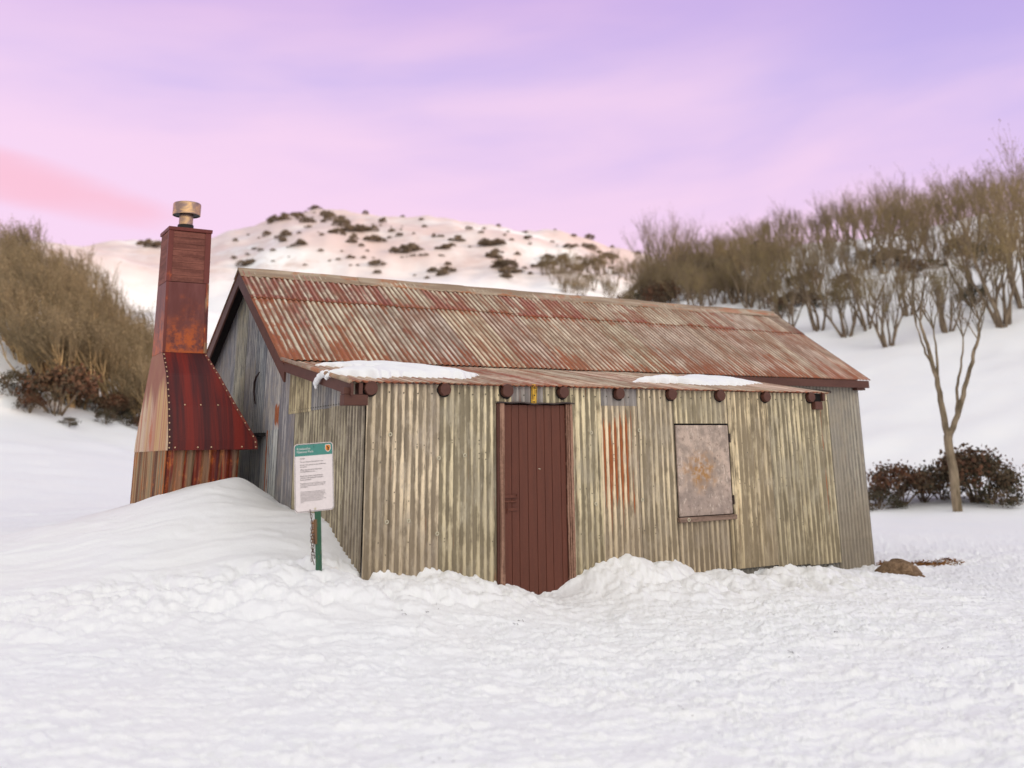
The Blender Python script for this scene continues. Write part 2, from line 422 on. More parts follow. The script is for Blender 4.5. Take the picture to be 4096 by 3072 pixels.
front(3.768, 4.50, 1.888, TOP, (.98, .97, .9), .004); front(4.492, 4.60, 1.888, TOP, (1, .97, .88), .007)
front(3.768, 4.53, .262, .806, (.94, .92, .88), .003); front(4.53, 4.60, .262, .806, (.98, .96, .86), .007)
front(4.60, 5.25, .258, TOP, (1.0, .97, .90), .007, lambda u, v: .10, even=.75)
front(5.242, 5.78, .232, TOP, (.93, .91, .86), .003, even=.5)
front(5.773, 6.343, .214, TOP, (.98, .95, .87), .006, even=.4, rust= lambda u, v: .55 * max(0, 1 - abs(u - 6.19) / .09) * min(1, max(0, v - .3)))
# dark skirt sheet behind the lower hem
w.sheet(lambda u, v: (u, .035, v), FN, 3.24, 6.34, -.6, .36, (.62, .66, .7), 0, 0, 0, m=1)
# nail heads below the eave
for k in range(84):
    u = .038 + .076 * k
    if k % 2 == 0 and not (1.9 < u < 1.93):
        zz = TOP - .085 + r_.uniform(-.006, .006)
        w.lathe([(.0001, -.004), (.007, -.003), (.008, 0)], (u + .038 * 1, -.016, zz), 'y', 8, 2)
# sheet fixings over the body of the wall
for k in range(150):
    u = round(r_.uniform(.05, 6.3) / .076) * .076; zz = r_.choice([.75, 1.2, 1.55, 1.7]) + r_.uniform(-.06, .06)
    if 1.38 < u < 2.4 or (3.7 < u < 4.66 and .7 < zz < 1.95): continue
    w.lathe([(.0001, -.004), (.005, -.003), (.006, 0)], (u, -.014, zz), 'y', 6, 2)
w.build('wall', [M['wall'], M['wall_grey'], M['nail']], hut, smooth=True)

# --- gable end wall (x = 0), lean-to side and main gable
w = MB()
GP = lambda u, v: (0, u, v); GN = (-1, 0, 0)
def gab(u0, u1, z0, z1, t=(1, 1, 1), off=0.0, rust=0.0, m=0, even=0.0, amp=.009): w.sheet(GP, GN, u0, u1, z0, z1, tint(t, .04), rust, even, off, nv=10, wob=.003, m=m, amp=amp)
lt = lambda u: leanz(u) - .022
gt = lambda u: roofz(u) - .022
gab(0.0, .50, -.2, lt, (.90, .88, .86), .001, m=2)
gab(.49, .92, -.2, 2.09, (.96, .95, .90), .004, m=2)
gab(.905, 2.10, -.2, 2.085, (1.02, 1.02, .94), .001, m=2, even=.3)
gab(.49, .95, 2.08, lt, (1.05, 1.04, 1.06), .004)
gab(.945, 1.55, 2.074, lt, (.80, .79, .78), .007, even=.5)
gab(1.545, 2.29, 2.066, lambda u: min(lt(u), 2.62), (1.24, 1.2, .96), .010, m=2, even=.5)
gab(2.09, 2.66, -.2, lambda u: max(gt(u), H2 - .02), (.86, .84, .88), .004, even=.9, amp=.002)
ru = lambda u, v: (1.5 if 2.68 < u < 2.86 and 1.93 < v < 2.16 else 0) + (.9 if 2.9 < u < 3.2 and 1.92 < v < 1.99 else 0)
gab(2.65, 3.33, 1.9, gt, (1.08, 1.07, 1.10), .001, ru, even=.4)
ru2 = lambda u, v: 1.5 * max(0, 1 - abs(u - 3.07) / .11)
gab(2.65, 3.33, -.2, 1.91, (.92, .95, 1.0), .005, ru2)
gab(3.32, 3.78, -.2, gt, (.80, .84, .92), .003)
gab(3.77, 4.24, -.2, gt, (1.0, 1.02, 1.06), .001, even=.3)
gab(4.23, 4.75, -.2, gt, (1.16, 1.14, .98), .004)
gab(4.74, 5.4, -.2, gt, (.88, .90, .98), .001)
gab(5.39, 6.10, -.2, gt, (.94, .95, 1.0), .004)
for k in range(30):
    u = round((.5 + 1.8 * k / 30) / .076) * .076
    w.lathe([(.0001, -.0), (.007, -.0), (.008, 0)], (0, 0, -5), 'y', 6, 1) if 0 else w.torus((-.018, u, 2.10), .004, .004, 'x', 6, 4, 1)
# a curled strip of loose metal and a dark bracket on the sheets
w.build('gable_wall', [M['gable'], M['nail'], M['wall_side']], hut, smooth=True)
w = MB()
w.tube([(-.03, 3.592, 2.25), (-.04, 3.64, 2.40), (-.05, 3.602, 2.514), (-.055, 3.526, 2.576), (-.05, 3.421, 2.627)], [.008, .012, .014, .013, .008], 6, 0)
w.build('loose_strip', M['iron'], hut, smooth=True)
w = MB(); w.box((-.10, 3.12, 1.845), (-.012, 3.5, 1.885)); w.build('bracket', M['black'], hut)

# --- main wall beyond the lean-to, back wall and far end
w = MB()
MP = lambda u, v: (u, D1, v)
w.sheet(MP, FN, 6.30, 8.30, -.6, H2 - .03, (1, 1, .97), .05, 0, .001, nv=10, m=0)
w.sheet(MP, FN, 8.29, 9.535, .18, H2 - .03, (1.0, .99, .95), .12, 0, .005, wob=.004, nv=10, m=0)
w.sheet(MP, FN, 8.29, 9.535, -.7, .22, (.96, .95, .92), .1, 0, .001, nv=4, m=0)
w.sheet(lambda u, v: (L2, u, v), (1, 0, 0), D1, 6.10, -.7, gt, (1, 1, 1), .05, 0, 0, nv=4, m=0)
w.sheet(lambda u, v: (u, 6.10, v), (0, 1, 0), 0, L2, -.4, H2 - .03, (1, 1, 1), .1, 0, 0, nv=4, m=0)
w.sheet(lambda u, v: (L1, u, v), (1, 0, 0), 0, D1, -.6, lambda u: leanz(u) - .06, (1, 1, .95), .1, 0, 0, nv=4, m=0)
w.build('main_wall', M['wall_grey'], hut, smooth=True)

# --- main roof: sheets in two courses on both slopes
XL, XR = -.203, 9.713
def mainP(front):
    def P(u, v):           # v = plan distance from the ridge
        y = YR - v if front else YR + v
        return (u, y, H3 - SL * v)
    return P
nF = Vector((0, -SL, 1)).normalized(); nB = Vector((0, SL, 1)).normalized()
w = MB(); rr = random.Random(11)
def nz(a, b, s): return math.sin(a * 12.9898 + b * 78.233 + s) * 43758.5453 % 1
x = XL; k = 0
LAPS = [.70, .72, .71, .715, .70, .69, .71, .70, .72, .70, .71, .69, .70, .71, .70, .71]
while x < XR - .05:
    wd = rr.choice([.608, .684, .608]); x1 = min(XR, x + wd + .03)
    lap = LAPS[k % 16] + rr.uniform(-.02, .02); xm = x + wd / 2
    o1 = .004 + .004 * (k % 2); t1 = tint((1, 1, 1), .10)
    rb = max(0, .62 - .5 * max(0, xm) / 2.0) if xm < 2.2 else .08
    rup = .60 if k in (0, 1, 2, 4, 6, 7, 8) else .28
    if xm > 5.2: rup = .2 if k % 3 else .45
    jx = rr.uniform(0, 9); br = .20 + .10 * max(0, (xm - 4.5) / 5)
    def red_up(u, v, rup=rup, jx=jx): return rup - .25 * max(0, .15 - v) + .25 * (1 if v > lap - .06 else 0)
    def red_lo(u, v, rb=rb, jx=jx): return rb * (1 - .45 * (v / 2.078)) + .05 * math.sin(u * 2 + jx)
    def rust_up(u, v, br=br, lap=lap): return br + .5 * max(0, 1 - abs(v - lap) / .05) + .22 * max(0, 1 - v / .3) * (1 if u > 5 or u < 1 else .5)
    def rust_lo(u, v, br=br, lap=lap): return br + .5 * max(0, 1 - abs(v - lap - .03) / .06) + .42 * max(0, (v - 1.35) / .72) ** 1.3 + (.3 if abs(v - 1.36) < .05 and u < 1.3 else 0) + (.40 * max(0, 1 - (u + .2) / .42))
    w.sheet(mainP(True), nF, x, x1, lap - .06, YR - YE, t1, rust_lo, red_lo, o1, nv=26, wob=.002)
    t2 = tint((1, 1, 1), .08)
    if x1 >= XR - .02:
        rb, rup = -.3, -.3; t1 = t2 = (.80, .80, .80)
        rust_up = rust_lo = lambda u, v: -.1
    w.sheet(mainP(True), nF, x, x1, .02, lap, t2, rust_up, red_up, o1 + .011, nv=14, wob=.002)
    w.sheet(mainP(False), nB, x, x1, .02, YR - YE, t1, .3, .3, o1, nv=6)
    x += wd; k += 1
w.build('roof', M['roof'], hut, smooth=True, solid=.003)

# --- lean-to roof
w = MB()
def ztop(x): return 2.650
def LP(u, v): return (u, -.071 + v * (2.13 + .071), 2.265 + v * (ztop(u) - 2.265))
x = XL; k = 0
while x < 6.30:
    wd = rr.choice([.608, .684]); x1 = min(6.325, x + wd + .03)
    rd = .12 + .1 * rr.random() + (.12 if x < .6 else 0)
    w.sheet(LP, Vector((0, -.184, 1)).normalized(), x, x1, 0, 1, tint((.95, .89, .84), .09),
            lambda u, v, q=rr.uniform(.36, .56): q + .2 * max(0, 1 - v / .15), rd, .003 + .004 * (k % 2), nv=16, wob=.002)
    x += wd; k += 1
# rolled verge strip along the left edge
w2 = MB(); w2.tube([(-.20, -.075, 2.272), (-.205, 1.0, leanz(1.0) + .012), (-.20, 2.05, leanz(2.05) + .012)], .022, 10)
w2.build('verge_roll', M['cap'], hut, smooth=True)
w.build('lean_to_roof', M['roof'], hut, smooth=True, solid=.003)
w = MB(); w.tube([(6.33, -.072, 2.285), (6.33, 1.0, 2.43), (6.33, 2.1, 2.57)], .018, 8); w.build('verge_roll', M['iron'], hut, smooth=True)

# --- ridge capping in lengths, and the left verge flashing on the main roof
w = MB(); x = XL - .004; k = 0
while x < XR:
    x1 = min(XR + .004, x + 1.72); lift = .016 + .005 * (k % 2); n = max(3, int((x1 - x) / .019))
    prof = [(-.185, .012), (-.10, .012), (-.035, .014), (-.014, .026), (0, .032), (.014, .026), (.035, .014), (.185, .012)]
    vs = []
    for i in range(n + 1):
        u = x + (x1 - x) * i / n
        sag = .006 * math.sin(u * 2.2) + .004 * math.sin(u * 7)
        for (d, h) in prof:
            dd = d; wv = 0
            if abs(d) > .18: dd = d * (1 + .05 * math.sin(u * 2 * PI / .152 + k) + .03 * math.sin(u * 31)); wv = .006 * math.cos(2 * PI * u / .076)
            vs.append((u, YR + dd, H3 - SL * abs(dd) + h + lift + sag * .6 + wv))
    m = len(prof)
    w.add(vs, [(i * m + j, (i + 1) * m + j, (i + 1) * m + j + 1, i * m + j + 1) for i in range(n) for j in range(m - 1)])
    x = x1 - .03; k += 1
    if x1 >= XR: break
w.build('ridge_cap', M['cap'], hut, smooth=True, solid=.002)

# --- barge boards, fascias, overhang shade strips
def slope_board(name, p0, p1, depth, x0, x1, mat):
    """vertical-sided board following p0->p1 in the yz plane"""
    b = MB(); (y0, z0), (y1, z1) = p0, p1
    b.prism([(x0, y0, z0), (x0, y1, z1), (x0, y1, z1 - depth), (x0, y0, z0 - depth)], (x1 - x0, 0, 0))
    return b.build(name, mat, hut, bevel=.003)
slope_board('barge_board', (YR, H3 - .012), (1.985, roofz(1.985) - .012), .185, -.188, -.162, M['trim'])
slope_board('barge_board', (YR + .001, H3 - .012), (2 * YR - 1.985, roofz(1.985) - .012), .185, -.188, -.162, M['trim'])
slope_board('barge_board', (1.983, leanz(1.983) - .010), (-.09, leanz(-.09) - .010), .115, -.192, -.166, M['trim'])
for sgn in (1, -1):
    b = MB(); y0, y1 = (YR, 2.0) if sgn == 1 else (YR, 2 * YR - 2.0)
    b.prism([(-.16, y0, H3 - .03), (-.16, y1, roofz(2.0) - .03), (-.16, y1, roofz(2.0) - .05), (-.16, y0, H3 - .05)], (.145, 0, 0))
    b.build('soffit_shade', M['soffit_shade'], hut)  # strip added under the overhang, coloured as its shade
b = MB(); b.box((6.34, YE - .01, 2.535), (9.66, YE + .022, 2.652)); b.build('fascia', M['trim'], hut, bevel=.003)
b = MB(); b.box((9.40, YE + .03, 2.50), (9.60, D1 - .012, 2.54)); b.build('eave_block', M['trim'], hut, bevel=.003)
# wall-plate ends poking out at both ends of the lean-to
b = MB(); b.box((-.245, -.06, 2.050), (-.005, .06, 2.150)); b.build('plate_end', M['trim'], hut, bevel=.006)
b = MB(); b.box((-.10, -.055, 2.152), (-.06, .05, 2.26)); b.build('packer', M['trim'], hut, bevel=.003)
b = MB(); b.box((-.245, -.05, 2.152), (-.16, .05, 2.215)); b.build('packer', M['trim'], hut, bevel=.003)
b = MB(); b.box((6.035, -.07, 2.062), (6.17, .02, 2.160)); b.build('plate_end', M['trim'], hut, bevel=.006)
b = MB(); b.box((6.06, -.022, 2.162), (6.19, .02, 2.262), 0); b.build('eave_shade_block', M['dark'], hut)  # near-black block standing in for the shaded opening
b = MB(); b.box((6.192, -.06, 2.17), (6.235, .02, 2.262)); b.build('packer', M['trim'], hut, bevel=.003)
# round rafter ends under the eave, each on a ragged near-black disc that paints the hole's shade
LX = [.021, .809, 1.529, 2.223, 2.968, 3.715, 4.458, 5.206, 5.985]
for i, lx in enumerate(LX):
    b = MB(); q = random.Random(i); rad = .063 + q.uniform(-.003, .004)
    n = 22; zc = 2.212 + q.uniform(-.004, .004)
    ring = [(rad * (1 + q.uniform(-.05, .05))) for _ in range(n)]
    for (yy, kk) in ((-.072, .95), (-.068, 1.0), (.06, 1.0)): pass
    pr = []
    for (yy, kk) in ((-.0735, .001), (-.0735, .93), (-.068, 1.0), (.06, 1.0)):
        pr += [(lx + ring[a] * kk * math.cos(2*PI*a/n), yy, zc + ring[a] * kk * math.sin(2*PI*a/n)) for a in range(n)]
    b.add(pr, [(j*n+a, j*n+(a+1)%n, (j+1)*n+(a+1)%n, (j+1)*n+a) for j in range(3) for a in range(n)], 0)
    hole = [(lx + (rad + .008 + q.uniform(0, .012)) * math.cos(2*PI*a/n) + .004, -.0185, zc - .004 + (rad + .006 + q.uniform(0, .012)) * math.sin(2*PI*a/n)) for a in range(n)]
    hole = [(a_, b_, min(c_, 2.262)) for a_, b_, c_ in hole]
    b.add(hole, [tuple(range(n))], 1)
    b.build('rafter_end', [M['trim'], M['dark']], hut)

# --- door
dr = MB(); DX = [1.500, 1.514, 1.599, 1.689, 1.795, 1.901, 2.0, 2.09, 2.2, 2.264]
for a, c in zip(DX[:-1], DX[1:]):
    dr.box((a + .0022, -.004, -.15), (c - .0022, .03, 2.076), 0)
dr.box((1.498, .012, -.15), (2.266, .034, 2.078), 1)
door = dr.build('door', [M['door'], M['dark']], hut, bevel=.002)
b = MB()
b.box((1.488, -.020, 1.150), (1.667, -.004, 1.180)); b.box((1.488, -.020, 1.025), (1.667, -.004, 1.055))
b.tube([(1.50, -.028, 1.115), (1.64, -.028, 1.115)], .009, 8); b.tube([(1.50, -.028, 1.115), (1.50, -.004, 1.115)], .009, 8)
b.tube([(1.64, -.028, 1.115), (1.64, -.004, 1.115)], .009, 8)
b.tube([(1.535, -.03, 1.11), (1.535, -.03, 1.0)], .006, 6); b.tube([(1.645, -.024, 1.165), (1.645, -.034, 1.19)], .006, 6)
b.build('latch', M['door'], door, bevel=.002)
b = MB(); b.tube([(1.92, -.0055, 1.43), (1.945, -.0055, 1.424)], .0035, 5); b.build('scratch_mark', M['washer'], door)
fr = tag(MB().build('door_frame', M['jamb'], hut)); bpy.data.objects.remove(fr)
b = MB()
b.box((1.446, -.040, -.2), (1.497, .03, 2.088), 0)
b.box((1.423, -.026, -.2), (1.444, .03, 2.088), 1)
q = random.Random(5)
for (x0, x1, yy) in ((2.268, 2.284, -.022), (2.286, 2.297, -.034), (2.2985, 2.31, -.026), (2.312, 2.342, -.036)):
    # splintered right jamb: narrow ragged strips
    n = 30; vs = []; fs = []
    for i in range(n + 1):
        z = -.2 + 2.285 * i / n; j = q.uniform(-.003, .003)
        vs += [(x0 + j, .03, z), (x0 + j, yy + q.uniform(-.003, .003), z), (x1 + j * .6, yy + q.uniform(-.003, .003), z), (x1 + j * .6, .03, z)]
    for i in range(n):
        for k2 in range(3): fs.append((i*4+k2, i*4+k2+1, i*4+4+k2+1, i*4+4+k2))
    fs.append((n*4, n*4+1, n*4+2, n*4+3)); b.add(vs, fs, 0)
b.box((2.266, -.012, -.2), (2.343, .032, 2.086), 1)
b.build('door_frame', [M['jamb'], M['trim']], hut)
b = MB(); n = 30; vs = []
for i in range(n + 1):
    u = 1.412 + .95 * i / n; z = 2.096 + .005 * math.sin(u * 9) + .004 * math.sin(u * 23)
    vs += [(u, .01, z + .006), (u, -.05, z + .002), (u, -.052, z - .010)]
b.add(vs, [(i*3+j, i*3+3+j, i*3+4+j, i*3+1+j) for i in range(n) for j in range(2)])
b.build('door_flashing', M['iron'], hut, solid=.003)

# --- window shutter
b = MB(); b.box((3.772, .022, .80), (4.598, .05, 1.892)); b.build('window_recess', M['dark'], hut)
b = MB(); b.box((3.776, -.016, .866), (4.572, .010, 1.868))
shut = b.build('window_shutter', M['shutter'], hut, bevel=.004)
for zz in (1.72, 1.02):
    b = MB(); b.box((4.576, -.022, zz - .05), (4.590, -.006, zz + .05)); b.tube([(4.592, -.024, zz - .052), (4.592, -.024, zz + .052)], .007, 8)
    b.build('hinge', M['iron'], shut)
b = MB(); b.box((3.752, -.045, .806), (4.608, .02, .858)); sill = b.build('window_sill', M['sill'], hut, bevel=.004)
b = MB(); b.torus((3.876, -.047, .832), .016, .005); b.build('washer', M['washer'], sill, smooth=True)
# --- round washers fixed over the sheets
for (x, z) in [(.247,1.783),(.765,1.555),(1.052,1.577),(.232,.985),(.757,.853),(2.593,1.79),(2.628,1.052),(3.247,1.813),(3.253,1.07),(.455,.985)]:
    b = MB(); b.torus((x, -.019, z), .015, .0055); b.build('washer', M['washer'], hut, smooth=True)

# ------------------------------------------------------------------ chimney (part of the hut) with its stages
XA = -1.157
def ring(x0, x1, y0, y1, z): return [(x0, y0, z), (x1, y0, z), (x1, y1, z), (x0, y1, z)]
def loft(b, rings, m=0, cap=True, ml=None):
    v = [p for r in rings for p in r]; n = 4
    for i in range(len(rings) - 1):
        for k in range(4):
            a = [v[i*n+k], v[i*n+(k+1)%n], v[(i+1)*n+(k+1)%n], v[(i+1)*n+k]]
            b.add(a, [(0,1,2,3)], (ml if (ml is not None and k == 3) else m))
    if cap: b.add(rings[-1], [(0,1,2,3)], m)
# firebox: corrugated below the hood
w = MB()
w.sheet(lambda u, v: (u, 2.97 - .12 * (v - 1.7) * -1 * 0 + .05 * (1.7 - v), v), FN, -1.17, -.36, -.1, 1.72, (1, 1, 1), 0, 0, 0, amp=.02, pitch=.10, nv=4)
w.sheet(lambda u, v: (XA - .012, u, v), GN, 2.97, 4.89, -.1, 1.70, (1, 1, 1), 0, 0, 0, amp=.009, pitch=.076, nv=4, m=1)
w.add([(-.36, 2.98, -.1), (-.36, 4.88, -.1), (-.36, 4.88, 1.70), (-.36, 2.98, 1.70)], [(0,1,2,3)], 0)
w.add([(-1.17, 4.885, -.1), (-.36, 4.885, -.1), (-.36, 4.885, 1.70), (-1.17, 4.885, 1.70)], [(3,2,1,0)], 0)
chim = w.build('chimney', [M['fire'], M['firel'], M['dark']], hut, smooth=True)
# hood
b = MB()
HR = [ring(XA - .02, -.172, 2.905, 4.90, 1.69), ring(XA - .018, -.182, 2.925, 4.89, 1.80), ring(XA - .012, -.385, 3.12, 4.72, 2.19), ring(XA - .006, -.547, 3.40, 4.52, 2.58), ring(XA, -.640, 3.745, 4.38, 2.865)]
loft(b, HR, 0, False, 1)
for i in range(len(HR) - 1):       # flanged edge strips
    for (ia, dx) in ((0, 0),):
        p, q2 = Vector(HR[i][ia]), Vector(HR[i+1][ia]); b.prism([p + Vector((-.004, -.006, 0)), p + Vector((.035, -.006, 0)), q2 + Vector((.035, -.006, 0)), q2 + Vector((-.004, -.006, 0))], (0, .004, 0), 0)
    p, q2 = Vector(HR[i][1]), Vector(HR[i+1][1]); b.prism([p + Vector((-.03, -.006, 0)), p + Vector((.006, -.006, 0)), q2 + Vector((.006, -.006, 0)), q2 + Vector((-.03, -.006, 0))], (0, .004, 0), 2)
b.add([(XA-.02, 2.905, 1.69), (-.172, 2.905, 1.69), (-.172, 4.9, 1.69), (XA-.02, 4.9, 1.69)], [(3,2,1,0)], 0)
hood = b.build('hood', [M['hood'], M['firez'], M['trim_red']], chim)
def rivet(x, y, z):
    b = MB(); b.lathe([(.0001, -.012), (.008, -.010), (.010, .004)], (x, y, z), 'y', 8); b.build('rivet', M['rivet'], chim)
for i in range(len(HR) - 1):
    for ia, dx in ((0, .012), (1, -.014)):
        p, q2 = Vector(HR[i][ia]), Vector(HR[i+1][ia]); n = max(2, int((q2 - p).length / .085))
        for k in range(n):
            c = p.lerp(q2, (k + .5) / n); rivet(c.x + dx, c.y - .004, c.z)
for xx in (-1.1, -.85, -.7, -.35): rivet(xx, 2.906, 1.72)
for xx in (-.98, -.80, -.60): rivet(xx, 3.132, 2.205)
# lower stack of sheet metal
b = MB()
loft(b, [ring(XA, -.642, 3.745, 4.375, 2.868), ring(XA, -.640, 3.87, 4.40, 3.765)])
b.box((-.672, 3.73, 2.87), (-.634, 3.735, 3.0), 1)
b.prism([(-.675, 3.738, 2.872), (-.632, 3.738, 2.872), (-.632, 3.863, 3.765), (-.675, 3.863, 3.765)], (0, .004, 0), 1)
b.prism([(XA - .004, 3.738, 2.872), (XA + .03, 3.738, 2.872), (XA + .03, 3.863, 3.765), (XA - .004, 3.863, 3.765)], (0, .004, 0), 2)
b.build('lower_stack', [M['stack_metal'], M['fire'], M['trim_red']], chim)
# upper stack of scored boards with corner trims
b = MB()
for i in range(8):
    z0 = 3.772 + .084 * i; z1 = z0 + .081
    y = lambda z: 3.872 + .075 * (z - 3.772) / .69
    loft(b, [ring(XA + .001, -.641, y(z0), 4.405 + .03 * (z0 - 3.77), z0), ring(XA + .001, -.641, y(z1), 4.405 + .03 * (z1 - 3.77), z1)], 0, True)
z0, z1 = 3.769, 4.452
b.prism([(XA - .006, 3.864, z0), (XA + .055, 3.864, z0), (XA + .055, 3.938, z1), (XA - .006, 3.938, z1)], (0, .006, 0), 1)
b.prism([(-.705, 3.864, z0), (-.634, 3.864, z0), (-.634, 3.938, z1), (-.705, 3.938, z1)], (0, .006, 0), 1)
b.prism([(XA - .006, 3.868, z0), (XA - .006, 3.93, z0), (XA - .006, 4.00, z1), (XA - .006, 3.942, z1)], (.006, 0, 0), 1)
b.build('upper_stack', [M['stack_wood'], M['trim_red']], chim)
b = MB(); b.box((XA - .014, 3.925, 4.446), (-.622, 4.46, 4.492)); b.build('stack_rim', M['trim_red'], chim, bevel=.004)
b = MB(); b.lathe([(.0, 4.40), (.098, 4.40), (.098, 4.575), (.088, 4.58), (.088, 4.72), (.0, 4.72)], (-.918, 4.17, 0), 'z', 32, 0)
b.lathe([(.101, 4.492), (.101, 4.572), (.09, 4.576)], (-.918, 4.17, 0), 'z', 32, 1)
b.build('flue_pipe', [M['steel'], M['black']], chim, smooth=False)
b = MB(); b.lathe([(.172, 4.705), (.176, 4.705), (.176, 4.855), (.168, 4.868), (.0, 4.874)], (-.918, 4.17, 0), 'z', 48, 0)
b.lathe([(.0, 4.716), (.171, 4.712)], (-.918, 4.17, 0), 'z', 48, 1)
b.build('cowl', [M['steel'], M['black']], chim, smooth=False, bevel=.003)

# ------------------------------------------------------------------ yellow plate over the door
b = MB(); Mx = Matrix.Translation((1.866, -.03, 2.188)) @ Matrix.Rotation(R(-3.5 * -1), 4, 'Y')
b.box((-.033, -.004, -.105), (.033, .004, .100), 0, Mx)
b.box((-.027, -.0055, -.098), (-.022, -.0042, .092), 1, Mx); b.box((.022, -.0055, -.098), (.027, -.0042, .092), 1, Mx)
b.box((-.006, -.006, -.06), (-.002, -.0042, .05), 1, Mx); b.box((-.014, -.006, .055), (.012, -.0042, .068), 1, Mx)
b.box((-.012, -.006, -.088), (.012, -.0042, -.076), 1, Mx); b.box((-.008, -.006, -.02), (.010, -.0042, -.008), 1, Mx)
for k in range(9):
    b.box((.012, -.006, .0 + .005 * k), (.020, -.0042, .002 + .005 * k), 1, Mx); b.box((-.021, -.006, -.05 + .005 * k), (-.014, -.0042, -.048 + .005 * k), 1, Mx)
b.box((-.02, .004, -.02), (.02, .018, .02), 1, Mx)
tag(b.build('gauge_plate', [M['yellow'], M['black']]), 'slim yellow gauge plate with black marks fixed above the brown door', 'gauge')

# ================================================================== SIGN
sgn = tag(empty('park_sign', (-.44, -.10, .55)), 'white and green national park notice on a green metal post', 'sign')
sgn.rotation_euler = (0, R(-3.6), R(-6))
def rrect(wd, ht, r, n=6):
    p = []
    for cx_, cz_, a0 in ((wd/2-r, ht/2-r, 0), (-wd/2+r, ht/2-r, 90), (-wd/2+r, -ht/2+r, 180), (wd/2-r, -ht/2+r, 270)):
        for i in range(n + 1):
            a = R(a0 + 90 * i / n); p.append((cx_ + r * math.cos(a), cz_ + r * math.sin(a)))
    return p
BW, BH, BZ, BX = .352, .592, .865, -.03      # board size; centre height above the post foot
b = MB(); b.prism([(BX + x_, -.030, BZ + z_) for x_, z_ in rrect(BW, BH, .03)], (0, .004, 0)); board = b.build('sign_board', M['sign_white'], sgn)
def stripring(outer, inner, y, b, m=0):
    n = len(outer); b.add([(BX + x_, y, BZ + z_) for x_, z_ in outer] + [(BX + x_, y, BZ + z_) for x_, z_ in inner],
                          [(i, (i + 1) % n, n + (i + 1) % n, n + i) for i in range(n)], m)
b = MB(); stripring(rrect(BW - .010, BH - .010, .026), rrect(BW - .016, BH - .016, .024), -.0312, b); b.build('border', M['sign_ink'], board)
hp = [p for p in rrect(BW - .018, BH - .018, .022) if p[1] > 0]
zb = BH / 2 - .009 - .098
b = MB(); b.add([(BX + x_, -.0312, BZ + z_) for x_, z_ in hp] + [(BX - BW/2 + .009, -.0312, BZ + zb), (BX + BW/2 - .009, -.0312, BZ + zb)], [tuple(range(len(hp) + 2))])
b.build('header_band', M['sign_green'], board)
def lettering(items, mat, name, parent):
    vs, fs = [], []
    dg = bpy.context.evaluated_depsgraph_get()
    for (s, x, z, size) in items:
        cu = bpy.data.curves.new('t', 'FONT'); cu.body = s; cu.size = size; cu.resolution_u = 2; cu.space_line = .98
        o = bpy.data.objects.new('t', cu); col.objects.link(o)
        dg = bpy.context.evaluated_depsgraph_get(); dg.update()
        me = bpy.data.meshes.new_from_object(o.evaluated_get(dg))
        n = len(vs)
        vs += [(BX + x + v.co.x * .94, -.0325, BZ + z + v.co.y) for v in me.vertices]
        fs += [tuple(n + i for i in p.vertices) for p in me.polygons]
        bpy.data.objects.remove(o); bpy.data.curves.remove(cu); bpy.data.meshes.remove(me)
    mb = MB(); mb.add(vs, fs); return mb.build(name, mat, parent)
x0 = -BW / 2 + .024; zt = BH / 2
lettering([('Kosciuszko\nNational Park', x0, zt - .052, .0285)], M['sign_white'], 'title_lettering', board)
xb = x0 + .028
for item_ in [('STOP', xb, zt - .137, .0185), ('You are leaving a Phytophthora area.', xb, zt - .163, .0150),
           ('Prevent the spread to the north from\nthis point.', xb, zt - .190, .0162),
           ('What you can do to help when\nleaving affected areas ...', xb, zt - .232, .0165),
           ('Brush any excess mud off boots,\nvehicles and equipment using the\nbrush provided.', xb, zt - .286, .0165),
           ('Phytophthora (pronounced fy-TOFF-thora) is a water\nmould that thrives in warm moist soils. It attacks the\nroot systems of plants causing them to rot, often\nkilling the plant.', xb, zt - .348, .0112 * 1.0),
           ('This not only impacts on our native plants but also\nthreatens the survival of animals depending on the\nplants for food and shelter, such as the endangered\nBroad Toothed Rat. Phytophthora is not a danger to\npeople, however bushwalkers and cyclists can\nspread Phytophthora by allowing moist soil and\nplant material to stick to their boots and tyres. Once\ninfected the damage to natural ecosystems is\nforever.', xb, zt - .420, .0114)]:
    lettering([item_], M['sign_ink'], 'lettering', board)
b = MB(); ex, ez = BW / 2 - .047, zt - .052
sh = [(-.024, .030), (0, .034), (.024, .030), (.026, -.008), (.014, -.026), (0, -.034), (-.014, -.026), (-.026, -.008)]
b.add([(BX + ex + x_, -.0325, BZ + ez + z_) for x_, z_ in sh], [tuple(range(7, -1, -1))], 0)
b.add([(BX + ex + x_ * .84, -.0332, BZ + ez + z_ * .84) for x_, z_ in sh], [tuple(range(7, -1, -1))], 1)
for poly in ([(-.014, .022), (-.002, .018), (.004, .004), (-.006, .006)], [(.0, .012), (.012, .004), (.006, -.012), (-.006, -.006)], [(-.014, -.014), (.014, -.012), (.010, -.018), (-.010, -.019)], [(.006, .022), (.016, .018), (.012, .010)]):
    b.add([(BX + ex + x_, -.0338, BZ + ez + z_) for x_, z_ in poly], [tuple(range(len(poly)))], 2)
b.build('emblem', [M['sign_white'], M['sign_orange'], M['black']], board)
for zz in (-BH/2 + .022, BH/2 - .028):
    b = MB(); b.lathe([(.0001, -.038), (.007, -.037), (.009, -.031)], (BX + .005, 0, BZ + zz), 'y', 12); b.build('bolt', M['washer'] if zz < 0 else M['sign_green'], board)
b = MB()      # star-section post
b.box((-.028, -.022, -.5), (.028, -.017, 1.10)); b.box((-.0025, -.017, -.5), (.0025, .03, 1.10)); 
b.prism([(-.028, -.022, -.5), (-.002, -.026, -.5), (-.002, -.026, 1.1), (-.028, -.022, 1.1)], (0, .006, 0))
b.build('post', M['post'], sgn)
